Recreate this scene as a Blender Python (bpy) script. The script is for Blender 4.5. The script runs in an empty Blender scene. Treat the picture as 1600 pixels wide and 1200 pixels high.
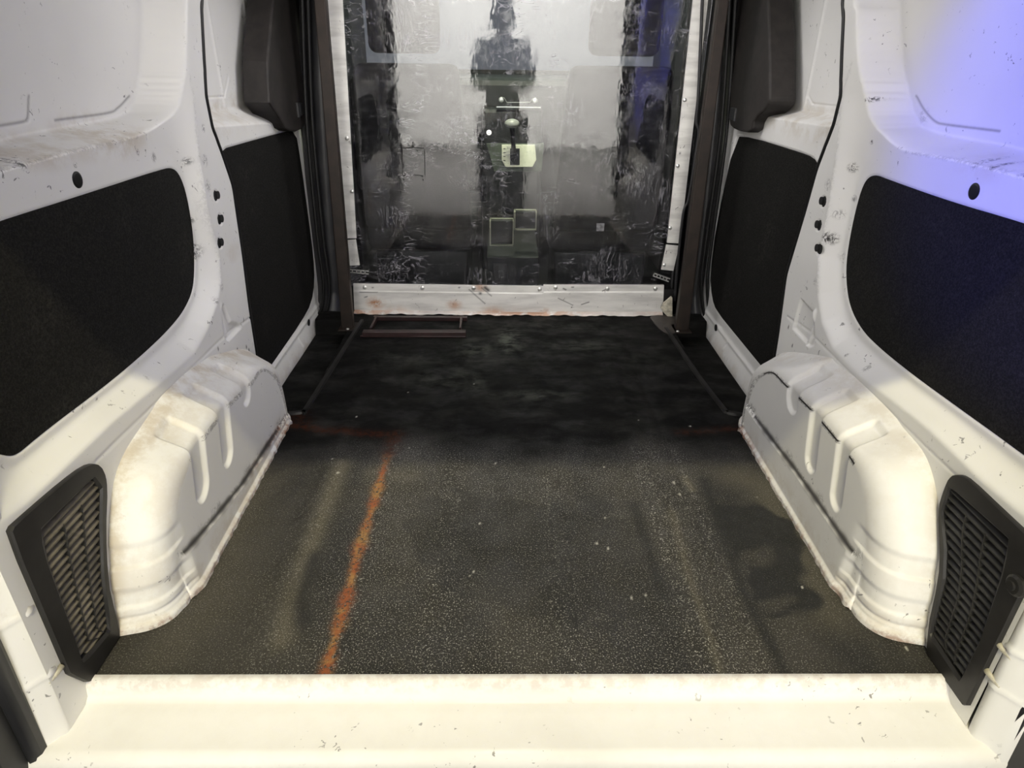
import bpy, bmesh, math, random
import numpy as np
from mathutils import Vector, Matrix
random.seed(4); rng = np.random.default_rng(7)
SC = bpy.context.scene
COL = SC.collection

# ------------------------------------------------------------------ camera
F = 1030.0                                   # focal length in pixels of a 1600 wide frame
YAW, PITCH, ROLL = math.radians(1.0), math.radians(27.155), math.radians(0.778)
CAM = np.array([-0.0364, 0.0, 0.9174])
_f = np.array([math.sin(YAW)*math.cos(PITCH), math.cos(YAW)*math.cos(PITCH), -math.sin(PITCH)])
_r = np.array([math.cos(YAW), -math.sin(YAW), 0.0]); _u = np.cross(_r, _f)
R_ = math.cos(ROLL)*_r + math.sin(ROLL)*_u
U_ = -math.sin(ROLL)*_r + math.cos(ROLL)*_u
cd = bpy.data.cameras.new('camera'); cam = bpy.data.objects.new('camera', cd); COL.objects.link(cam)
cam.matrix_world = Matrix(((R_[0], U_[0], -_f[0], CAM[0]), (R_[1], U_[1], -_f[1], CAM[1]), (R_[2], U_[2], -_f[2], CAM[2]), (0, 0, 0, 1)))
cd.sensor_fit = 'HORIZONTAL'; cd.sensor_width = 36; cd.lens = 36*F/1600; cd.clip_start = 0.005; cd.clip_end = 60
SC.camera = cam

# ------------------------------------------------------------------ world, lamps, exposure
w = bpy.data.worlds.new('world'); SC.world = w; w.use_nodes = True
w.node_tree.nodes['Background'].inputs[0].default_value = (0.62, 0.66, 0.72, 1)
w.node_tree.nodes['Background'].inputs[1].default_value = 0.25
vs = SC.view_settings; vs.view_transform = 'Standard'; vs.look = 'None'; vs.exposure = 0.0; vs.gamma = 1; vs.use_curve_mapping = False

def area(name, loc, target, sx, sy, power, col):
    l = bpy.data.lights.new(name, 'AREA'); l.shape = 'RECTANGLE'; l.size = sx; l.size_y = sy; l.energy = power; l.color = col
    o = bpy.data.objects.new(name, l); COL.objects.link(o); o.location = loc
    o.rotation_euler = (Vector(target)-Vector(loc)).to_track_quat('-Z', 'Y').to_euler(); return o
def spot(name, loc, target, power, col, ang, blend, rad=0.03):
    l = bpy.data.lights.new(name, 'SPOT'); l.energy = power; l.color = col; l.spot_size = math.radians(ang); l.spot_blend = blend; l.shadow_soft_size = rad
    o = bpy.data.objects.new(name, l); COL.objects.link(o); o.location = loc
    o.rotation_euler = (Vector(target)-Vector(loc)).to_track_quat('-Z', 'Y').to_euler(); return o
# tube lamp over the rear of the van; the rear edge of the roof cuts its light across the load floor
area('ceiling_tube_light', (0.0, -0.44, 2.70), (0.0, 0.7, 0.6), 0.5, 0.045, 58, (1.0, 0.90, 0.54))
# added unseen lights that brighten the bay mirrored in the partition
area('bay_fill_light', (0.0, -2.3, 3.3), (0.0, -6.0, 0.2), 3.2, 1.6, 1240, (1.0, 0.97, 0.93))
area('bay_wall_fill_light', (0.0, -3.4, 2.6), (0.0, -6.2, 0.9), 3.2, 0.8, 870, (1.0, 0.97, 0.93))
area('cargo_fill_light', (0.0, 1.95, 1.235), (0.0, 1.85, 0.0), 0.9, 0.5, 9.5, (1.0, 0.97, 0.96))  # added fill under the roof, evens out the side walls
area('opening_fill_light', (0.0, -1.15, 1.46), (0.0, 1.9, 0.35), 2.2, 0.35, 27, (1.0, 0.975, 0.96))  # added soft fill shining in through the rear opening
area('cab_fill_light', (0.0, 2.80, 1.21), (0.0, 3.3, 0.45), 0.2, 0.12, 13, (0.95, 1.0, 0.74))  # added fill to brighten the selector plate
spot('blue_beacon_light', (-0.62, -0.25, 1.25), (0.76, 0.76, 0.90), 230, (0.05, 0.07, 1.0), 31, 0.5)
area('windscreen_light', (0.0, 4.1, 1.5), (0.0, 3.1, 0.4), 0.9, 0.5, 4, (0.80, 1.0, 0.72))

# ------------------------------------------------------------------ tracing: a pixel of the 1600x1200 frame onto a real plane
def ray(p): return _f + R_*(p[0]-800)/F - U_*(p[1]-600)/F
def onx(p, X): d = ray(p); return CAM + d*(X-CAM[0])/d[0]
def ony(p, Y): d = ray(p); return CAM + d*(Y-CAM[1])/d[1]
def onz(p, Z): d = ray(p); return CAM + d*(Z-CAM[2])/d[2]
def yz(pts, X): return np.array([onx(p, X)[1:] for p in pts])
def xz(pts, Y): return np.array([ony(p, Y)[[0, 2]] for p in pts])
def xy(pts, Z): return np.array([onz(p, Z)[:2] for p in pts])

# ------------------------------------------------------------------ mesh helpers
def sdf(P, poly):
    """signed distance (negative inside) of points P (...,2) to a closed polygon"""
    P = np.asarray(P, float); poly = np.asarray(poly, float)
    d = np.full(P.shape[:-1], 1e9); ins = np.zeros(P.shape[:-1], bool)
    for i in range(len(poly)):
        a, b = poly[i], poly[(i+1) % len(poly)]
        e = b-a; v = P-a
        t = np.clip((v@e)/(e@e+1e-12), 0, 1)
        d = np.minimum(d, np.linalg.norm(v-t[..., None]*e, axis=-1))
        c = ((a[1] > P[..., 1]) != (b[1] > P[..., 1]))
        xx = a[0]+(P[..., 1]-a[1])*(b[0]-a[0])/(b[1]-a[1]+1e-12)
        ins ^= c & (P[..., 0] < xx)
    return np.where(ins, -d, d)
def ss(x, a, b):
    t = np.clip((x-a)/(b-a+1e-12), 0, 1); return t*t*(3-2*t)
def seg(P, a, b):
    a = np.array(a); b = np.array(b); e = b-a; v = P-a
    t = np.clip((v@e)/(e@e), 0, 1); return np.linalg.norm(v-t[..., None]*e, axis=-1)
def smooth_poly(pts, n=2):
    p = np.array(pts, float)
    for _ in range(n):
        q = np.roll(p, -1, 0); p = np.stack([.75*p+.25*q, .25*p+.75*q], 1).reshape(-1, 2)
    return p
def cr(pts, n):
    p = np.array(pts, float); m = len(p); p = np.vstack([2*p[0]-p[1], p, 2*p[-1]-p[-2]])
    t = np.linspace(0, m-1-1e-6, n); i = t.astype(int); f = (t-i)[:, None]
    a, b, c, d = p[i], p[i+1], p[i+2], p[i+3]
    return .5*((2*b)+(-a+c)*f+(2*a-5*b+4*c-d)*f*f+(-a+3*b-3*c+d)*f**3)
def link(name, me, m=None, parent=None, smooth=True):
    o = bpy.data.objects.new(name, me); COL.objects.link(o)
    if m is not None:
        for mm in (m if isinstance(m, (list, tuple)) else [m]): me.materials.append(mm)
    if parent is not None: o.parent = parent
    if smooth:
        for p in me.polygons: p.use_smooth = True
    return o
def grid(name, V, m, parent=None, attrs=None, flip=False):
    """V (n,m,3) -> one mesh"""
    n, k = V.shape[:2]; idx = np.arange(n*k).reshape(n, k)
    q = np.stack([idx[:-1, :-1], idx[1:, :-1], idx[1:, 1:], idx[:-1, 1:]], -1).reshape(-1, 4)
    if flip: q = q[:, ::-1]
    me = bpy.data.meshes.new(name); me.from_pydata(V.reshape(-1, 3).tolist(), [], q.tolist())
    for a, v in (attrs or {}).items():
        at = me.attributes.new(a, 'FLOAT', 'POINT'); at.data.foreach_set('value', np.ascontiguousarray(v.reshape(-1), dtype=np.float32))
    return link(name, me, m, parent)
def bm_obj(name, bm, m, parent=None, bevel=0, smooth=False, seg_=2):
    bmesh.ops.recalc_face_normals(bm, faces=bm.faces[:])
    me = bpy.data.meshes.new(name); bm.to_mesh(me); bm.free()
    o = link(name, me, m, parent, smooth)
    if bevel:
        b = o.modifiers.new('b', 'BEVEL'); b.width = bevel; b.segments = seg_; b.limit_method = 'ANGLE'; b.angle_limit = 0.6
    return o
def add_box(bm, lo, hi):
    v = [bm.verts.new((x, y, z)) for x in (lo[0], hi[0]) for y in (lo[1], hi[1]) for z in (lo[2], hi[2])]
    for f in ((0, 1, 3, 2), (4, 6, 7, 5), (0, 4, 5, 1), (2, 3, 7, 6), (0, 2, 6, 4), (1, 5, 7, 3)): bm.faces.new([v[i] for i in f])
def add_hex(bm, a, b):
    """prism between two quads/polys a and b (lists of 3d points, same count)"""
    va = [bm.verts.new(tuple(p)) for p in a]; vb = [bm.verts.new(tuple(p)) for p in b]
    bm.faces.new(va); bm.faces.new(vb[::-1]); n = len(va)
    for i in range(n): bm.faces.new([va[i], vb[i], vb[(i+1) % n], va[(i+1) % n]])
def add_tube(bm, pts, r, n=8, cap=True):
    pts = [Vector(p) for p in pts]; rings = []
    for i, p in enumerate(pts):
        t = (pts[min(i+1, len(pts)-1)]-pts[max(i-1, 0)]).normalized()
        a = t.orthogonal().normalized() if i == 0 else (prev - t*prev.dot(t)).normalized()
        prev = a; b = t.cross(a); rr = r[i] if isinstance(r, (list, tuple)) else r
        rings.append([bm.verts.new(p+rr*(math.cos(2*math.pi*k/n)*a+math.sin(2*math.pi*k/n)*b)) for k in range(n)])
    for A, B in zip(rings, rings[1:]):
        for k in range(n): bm.faces.new([A[k], B[k], B[(k+1) % n], A[(k+1) % n]])
    if cap: bm.faces.new(rings[0][::-1]); bm.faces.new(rings[-1])
def add_disc(bm, c, nrm, r, h, n=16, dome=0):
    nrm = Vector(nrm).normalized(); a = nrm.orthogonal().normalized(); b = nrm.cross(a); c = Vector(c)
    prof = [(r, 0), (r, h*.6), (r*.75, h*.9), (r*.3, h)] if dome else [(r, 0), (r, h)]
    rings = [[bm.verts.new(c+nrm*hh+rr*(math.cos(2*math.pi*k/n)*a+math.sin(2*math.pi*k/n)*b)) for k in range(n)] for rr, hh in prof]
    for A, B in zip(rings, rings[1:]):
        for k in range(n): bm.faces.new([A[k], B[k], B[(k+1) % n], A[(k+1) % n]])
    bm.faces.new(rings[0][::-1]); bm.faces.new(rings[-1])
def slab(name, poly, axis, c0, c1, m, parent=None, bevel=0.0, smooth=False):
    """polygon in the other two axes extruded along axis from c0 to c1"""
    def P(p, c): return {0: (c, p[0], p[1]), 1: (p[0], c, p[1]), 2: (p[0], p[1], c)}[axis]
    bm = bmesh.new(); add_hex(bm, [P(p, c0) for p in poly], [P(p, c1) for p in poly])
    return bm_obj(name, bm, m, parent, bevel, smooth)
def tag(o, label=None, cat=None, group=None, kind=None):
    if label: o['label'] = label
    if cat: o['category'] = cat
    if group: o['group'] = group
    if kind: o['kind'] = kind
    return o
def empty(name, loc, label=None, cat=None, group=None):
    o = bpy.data.objects.new(name, None); COL.objects.link(o); o.location = loc; o.empty_display_size = .05
    return tag(o, label, cat, group)
def adopt(root):
    """keep world coordinates of the children built in world space"""
    inv = Matrix.Translation(-Vector(root.location))
    for o in COL.objects:
        if o.parent is root and o.type == 'MESH': o.matrix_parent_inverse = inv

# ------------------------------------------------------------------ materials
class N:
    def __init__(s, name):
        s.m = bpy.data.materials.new(name); s.m.use_nodes = True; s.t = s.m.node_tree; s.b = s.t.nodes['Principled BSDF']
        s.co = s.t.nodes.new('ShaderNodeTexCoord').outputs['Object']
    def put(s, v, sock):
        if hasattr(v, 'links'): s.t.links.new(v, sock)
        elif isinstance(v, tuple) and len(v) == 3 and sock.type == 'RGBA': sock.default_value = (*v, 1)
        else: sock.default_value = v
    def noise(s, scale, detail=4, rough=.6, stretch=None, dist=0, out='Fac'):
        n = s.t.nodes.new('ShaderNodeTexNoise'); n.inputs['Scale'].default_value = scale; n.inputs['Detail'].default_value = detail
        n.inputs['Roughness'].default_value = rough; n.inputs['Distortion'].default_value = dist
        c = s.co
        if stretch:
            mp = s.t.nodes.new('ShaderNodeMapping'); mp.inputs['Scale'].default_value = stretch; s.t.links.new(c, mp.inputs[0]); c = mp.outputs[0]
        s.t.links.new(c, n.inputs['Vector']); return n.outputs[out]
    def voro(s, scale, out='Distance', stretch=None):
        n = s.t.nodes.new('ShaderNodeTexVoronoi'); n.inputs['Scale'].default_value = scale; s.t.links.new(s.co, n.inputs['Vector']); return n.outputs[out]
    def ramp(s, v, a, b, lo=0., hi=1.):
        n = s.t.nodes.new('ShaderNodeMapRange'); n.interpolation_type = 'SMOOTHSTEP'; s.put(v, n.inputs[0])
        n.inputs[1].default_value = a; n.inputs[2].default_value = b; n.inputs[3].default_value = lo; n.inputs[4].default_value = hi; return n.outputs[0]
    def attr(s, name):
        n = s.t.nodes.new('ShaderNodeAttribute'); n.attribute_name = name; return n.outputs['Fac']
    def mth(s, op, a, b=0.):
        n = s.t.nodes.new('ShaderNodeMath'); n.operation = op; s.put(a, n.inputs[0]); s.put(b, n.inputs[1]); n.use_clamp = op in ('MULTIPLY', 'ADD') and False; return n.outputs[0]
    def mix(s, f, a, b):
        n = s.t.nodes.new('ShaderNodeMix'); n.data_type = 'RGBA'; s.put(f, n.inputs[0]); s.put(a, n.inputs[6]); s.put(b, n.inputs[7]); return n.outputs[2]
    def bump(s, h, strength=.2, dist=.002):
        n = s.t.nodes.new('ShaderNodeBump'); n.inputs['Strength'].default_value = strength; n.inputs['Distance'].default_value = dist
        s.t.links.new(h, n.inputs['Height']); s.t.links.new(n.outputs[0], s.b.inputs['Normal'])
    def done(s, col, rough=.5, metal=0., spec=.5):
        s.put(col, s.b.inputs['Base Color']); s.put(rough, s.b.inputs['Roughness']); s.put(metal, s.b.inputs['Metallic']); s.b.inputs['Specular IOR Level'].default_value = spec
        return s.m

def white_paint(name):
    n = N(name)
    base = n.mix(n.ramp(n.noise(2.2, 3), .35, .7), (.75, .745, .725), (.69, .685, .665))
    # brown dirt where the sheet collects it, black rubbed scuffs, small chips everywhere
    dirt = n.mth('MULTIPLY', n.attr('grime'), n.ramp(n.noise(14, 6, .7), .38, .62))
    c = n.mix(n.mth('MULTIPLY', dirt, .8), base, (.42, .34, .23))
    rust = n.mth('MULTIPLY', n.attr('rust'), n.ramp(n.noise(45, 5, .7), .42, .6))
    c = n.mix(rust, c, (.22, .075, .02))
    scuff = n.mth('MULTIPLY', n.attr('scuff'), n.ramp(n.noise(90, 5, .75, dist=1.5), .46, .54))
    chips = n.mth('MULTIPLY', n.ramp(n.noise(70, 3, .6, dist=.8), .66, .70), n.ramp(n.noise(6, 2), .46, .60))
    c = n.mix(n.mth('MAXIMUM', n.mth('MAXIMUM', scuff, n.attr('ink')), n.mth('MULTIPLY', chips, .7)), c, (.03, .028, .028))
    n.bump(n.noise(60, 3), .08, .001)
    return n.done(c, n.ramp(n.noise(8, 4), .3, .7, .38, .55), 0, .38)
M = {}
M['white'] = white_paint('white_van_paint')
def plain(name, col, rough=.5, metal=0., nz=0., scale=30, spec=.5, bump=0.):
    n = N(name); d = tuple(max(0, c*(1-nz)) for c in col)
    c = n.mix(n.ramp(n.noise(scale, 5), .3, .7), col, d) if nz else col
    if bump: n.bump(n.noise(scale*4, 4), .3, bump)
    return n.done(c, rough, metal, spec)
def carpet():
    n = N('black_fibreboard')
    c = n.mix(n.ramp(n.noise(260, 3, .8), .35, .75), (.006, .006, .0055), (.022, .021, .019))
    c = n.mix(n.mth('MULTIPLY', n.ramp(n.noise(7, 4, .6), .5, .8), n.ramp(n.noise(120, 4, .7), .45, .7)), c, (.034, .032, .028))
    c = n.mix(n.ramp(n.voro(90), .06, .03), c, (.09, .085, .075))
    n.bump(n.noise(300, 3, .8), .5, .0015)
    return n.done(c, .9, 0, .12)
M['carpet'] = carpet()
M['blackplastic'] = plain('black_plastic', (.022, .021, .02), .45, 0, .5, 18, .35, .0004)
M['slatplastic'] = plain('dusty_black_plastic', (.032, .031, .029), .5, 0, .6, 25, .35, .0004)
M['dark'] = plain('cavity_black', (.004, .004, .004), .9)
M['rubber'] = plain('black_rubber', (.008, .008, .008), .5, 0, .3, 30, .3)
M['greytrim'] = plain('dark_grey_trim', (.035, .035, .037), .42, 0, .35, 12, .4)
M['browntube'] = plain('rust_brown_steel', (.022, .014, .010), .5, .2, .5, 22, .4)
M['maroon'] = plain('maroon_painted_steel', (.026, .008, .008), .4, .1, .6, 26)
M['cabblack'] = plain('cab_black_plastic', (.010, .010, .012), .6, 0, .4, 12)
M['seat'] = plain('dark_seat_fabric', (.007, .007, .010), .95, 0, .4, 60, .2)
M['screw'] = plain('zinc_screw', (.75, .75, .73), .3, .8, .2, 80)
M['cream'] = plain('cream_bracket_paint', (.62, .58, .46), .5, 0, .5, 60)
def alum():
    n = N('scuffed_aluminium')
    c = n.mix(n.ramp(n.noise(5, 4, .6, (1, 1, 6)), .35, .7), (.70, .69, .66), (.50, .49, .47))
    c = n.mix(n.mth('MULTIPLY', n.attr('rust'), n.ramp(n.noise(30, 6, .7), .3, .55)), c, (.38, .16, .05))
    c = n.mix(n.attr('ink'), c, (.05, .05, .05))
    c = n.mix(n.ramp(n.noise(55, 3, .7, (1, 1, .5), 1.2), .66, .72), c, (.16, .15, .15))
    return n.done(c, .42, .25)
M['alum'] = alum()
def floor_mat():
    n = N('load_floor_liner')
    big = n.noise(3.0, 5, .6, (1.6, .7, 1))
    c = n.mix(n.ramp(big, .35, .65), (.0115, .0110, .0095), (.036, .033, .026))
    c = n.mix(n.attr('dry'), c, (.085, .076, .052))
    fine = n.noise(330, 3, .85)
    c = n.mix(n.mth('MULTIPLY', n.ramp(fine, .56, .66), n.attr('grit_sparkle')), c, (.50, .49, .44))
    c = n.mix(n.ramp(n.mth('MULTIPLY', n.ramp(fine, .50, .40), .55), 0, 1), c, (.016, .015, .013))
    c = n.mix(n.attr('wet'), c, n.mix(n.ramp(fine, .55, .7), (.010, .010, .009), (.10, .10, .085)))
    front = n.attr('front_shade')  # painted shade over the front of the floor
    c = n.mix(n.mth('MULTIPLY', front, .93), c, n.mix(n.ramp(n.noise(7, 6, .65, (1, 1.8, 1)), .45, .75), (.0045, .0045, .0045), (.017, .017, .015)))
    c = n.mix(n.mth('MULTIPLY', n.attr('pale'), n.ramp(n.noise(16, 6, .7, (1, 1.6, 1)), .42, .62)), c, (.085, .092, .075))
    o = n.attr('orange')
    c = n.mix(n.mth('MULTIPLY', o, n.ramp(n.noise(110, 5, .8), .38, .54)), c, n.mix(n.ramp(n.noise(18, 4), .42, .6), (.25, .072, .020), (.30, .16, .055)))
    c = n.mix(n.mth('MULTIPLY', n.attr('redrust'), n.ramp(n.noise(60, 4, .7), .35, .6)), c, (.040, .011, .004))
    c = n.mix(n.attr('crumb'), c, (.40, .39, .34))
    n.bump(n.mth('ADD', fine, n.mth('MULTIPLY', n.noise(25, 4), 1.5)), .45, .0022)
    r = n.ramp(n.noise(9, 5, .6), .35, .7, .55, .85)
    m = n.done(c, r, 0, .4)
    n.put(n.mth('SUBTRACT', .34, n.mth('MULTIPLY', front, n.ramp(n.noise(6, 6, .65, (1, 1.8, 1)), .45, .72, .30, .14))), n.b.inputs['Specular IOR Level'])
    return m
M['floor'] = floor_mat()

# ------------------------------------------------------------------ side walls (pressed sheet metal, one for each side)
SIDE = {
 -1: dict(
    panel=[(-60, 368), (0, 346), (130, 305), (255, 264), (272, 262), (283, 275), (293, 305), (303, 365), (305, 420), (302, 455), (290, 482), (275, 503), (248, 532), (200, 575), (150, 615), (90, 660), (50, 692), (28, 711), (12, 713), (-30, 700), (-60, 690)],
    band=[(297, 120), (303, 150), (310, 230), (325, 330), (343, 400), (346, 440), (340, 475), (325, 515), (305, 552), (250, 600), (175, 662), (88, 745), (40, 790), (-80, 880), (-260, 560), (-260, -500), (290, -500)],
    shelf=[(-200, 327), (0, 267), (110, 238), (215, 214), (240, 200), (256, 178), (262, 150), (262, -400), (-500, -400)],
    shelf_in=[(-200, 285), (0, 218), (90, 200), (180, 184), (205, 172), (222, 155), (228, 130), (228, -400), (-500, -400)],
    edge=[(300, -300), (312, 0), (316, 80), (320, 150), (330, 200), (345, 240), (362, 290), (378, 400), (388, 480), (400, 556), (402, 600)],
    winlines=[[(0, 197), (40, 190), (46, 184), (47, 150)], [(88, 188), (165, 177), (180, 168), (191, 150)]],
    pocket=[(345, 476), (350, 476), (361, 503), (373, 505), (377, 512), (356, 534), (350, 524)],
    bead=[(346, 478), (356, 523)],
    plug=(121, 281), slots=[(338, 306), (344, 343), (344, 380)],
    crease=[(150, 721), (345, 531), (397, 492)],
    scuffs=[((322, 393), .026, 1.), ((317, 345), .010, .8), ((300, 252), .012, .7), ((260, 246), .012, .6), ((63, 255), .014, .9), ((142, 258), .006, .9), ((17, 263), .012, .7), ((311, 200), .012, .6), ((313, 250), .018, .55), ((318, 290), .018, .5), ((333, 470), .012, .6), ((236, 238), .008, .8), ((236, 590), .004, .9), ((174, 624), .004, .9), ((340, 448), .014, .4)],
    dots=[(381, 500), (371, 546), (385, 542), (389, 547), (383, 555), (391, 556), (341, 545)],
    dirt=[((170, 213), .07, .7), ((60, 235), .05, .6), ((120, 225), .05, .5), ((5, 240), .05, .7), ((325, 395), .04, .3)]),
 1: dict(
    panel=[(1660, 370), (1600, 349), (1480, 314), (1385, 280), (1368, 273), (1355, 277), (1345, 295), (1333, 340), (1322, 400), (1321, 440), (1327, 480), (1345, 515), (1370, 541), (1420, 582), (1500, 640), (1560, 683), (1600, 713), (1640, 738), (1665, 700)],
    band=[(1330, 100), (1315, 150), (1308, 230), (1293, 330), (1278, 400), (1277, 460), (1284, 505), (1300, 545), (1345, 590), (1400, 632), (1450, 672), (1530, 750), (1620, 825), (1860, 900), (1860, -500), (1345, -500)],
    shelf=[(1800, 345), (1600, 276), (1500, 252), (1415, 237), (1395, 225), (1378, 200), (1368, 165), (1366, -400), (2100, -400)],
    shelf_in=[(1800, 300), (1600, 232), (1500, 214), (1440, 202), (1418, 190), (1404, 165), (1400, 130), (1400, -400), (2100, -400)],
    edge=[(1336, -300), (1322, 0), (1318, 80), (1316, 150), (1305, 195), (1278, 265), (1260, 330), (1230, 430), (1218, 520), (1210, 570), (1208, 610)],
    winlines=[[(1440, 150), (1448, 172), (1462, 190), (1480, 195), (1560, 205)]],
    pocket=[(1251, 466), (1272, 490), (1272, 540), (1265, 543), (1238, 513)],
    bead=[(1274, 487), (1262, 540)],
    plug=(1522, 299), slots=[(1286, 315), (1279, 352), (1279, 389)],
    crease=[(1500, 750), (1345, 600), (1270, 525), (1230, 495)],
    scuffs=[((1295, 372), .020, 1.), ((1323, 262), .014, .9), ((1318, 310), .010, .9), ((1546, 180), .035, .9), ((1347, 222), .006, 1.), ((1349, 156), .008, 1.), ((1315, 176), .010, .8), ((1523, 259), .010, .9), ((1500, 254), .014, .6), ((1570, 268), .014, .7), ((1280, 440), .012, .5), ((1300, 400), .014, .4), ((1305, 335), .014, .5), ((1325, 555), .005, .9), ((1352, 575), .010, .5), ((1300, 290), .02, .4), ((1368, 180), .02, .3)],
    dots=[(1238, 540), (1223, 555), (1223, 563), (1237, 558), (1246, 555), (1232, 511), (1233, 563)],
    dirt=[((1245, 515), .02, .9), ((1560, 255), .05, .3)]),
}
D0, DP, DSH, DW = .70, .735, .735, .815       # body line, panel plane, belt, window blank
YREAR = .672
def depth_at(s, P):
    S = SIDE[s]
    dp = sdf(P, smooth_poly(yz(S['panel'], s*DP), 1)); db = sdf(P, yz(S['band'], s*D0))
    t = np.where(dp <= 0, 1., np.clip(-db/(np.maximum(dp, 1e-6)-db+1e-9), 0, 1)) * (db < 0)
    D = D0 + (DP-D0)*np.power(ss(t, 0, .75), .8)
    D = D + .004*ss(-dp, -.004, .003)                                   # lip into which the trim panel is set
    a = sdf(P, smooth_poly(yz(S['shelf'], s*DSH), 3)); b = sdf(P, smooth_poly(yz(S['shelf_in'], s*DW), 3))
    k = np.where(b <= 0, 1., np.clip(-a/(np.maximum(b, 1e-6)-a+1e-9), 0, 1))*(a < 0)
    D = D + (DW-DP)*ss(k, 0, 1)*(a < 0)
    for L in S['winlines']:
        L = yz(L, s*DW)
        pass
    D = D + .007*ss(-sdf(P, yz(S['pocket'], s*D0)), -.002, .005)
    p, q = yz(S['bead'], s*D0); D = D - .006*np.exp(-(seg(P, p, q)/.005)**2)
    L = yz(S['crease'], s*D0)
    for p, q in zip(L, L[1:]): D = D + .0022*np.exp(-(seg(P, p, q)/.0025)**2)
    for c in S['slots']:
        c = yz([c], s*D0)[0]; D = D + .004*ss(-(np.linalg.norm(P-c, axis=-1)-.0125), -.002, .002)
    # opening for the vent grille
    D = D + .03*ss(-sdf(P, vent_open(s)), -.003, .003)
    return D
VENT_OUT = {-1: [(2, 838), (50, 795), (100, 752), (132, 728), (150, 723), (161, 734), (167, 758), (164, 830), (167, 900), (180, 985), (160, 1015), (122, 1058), (30, 1085)],
            1: [(1640, 868), (1560, 793), (1515, 750), (1500, 741), (1486, 743), (1476, 765), (1467, 795), (1470, 860), (1468, 905), (1449, 990), (1478, 1040), (1510, 1075), (1610, 1095)]}
VENT_IN = {-1: [(146, 748), (66, 828), (78, 880), (115, 985), (128, 1032), (170, 985), (160, 900), (157, 820), (158, 765)],
           1: [(1484, 762), (1575, 843), (1562, 900), (1530, 1000), (1500, 1060), (1455, 990), (1476, 905), (1478, 860), (1472, 800)]}
def vent_open(s): return yz(VENT_IN[s], s*.695)

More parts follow.
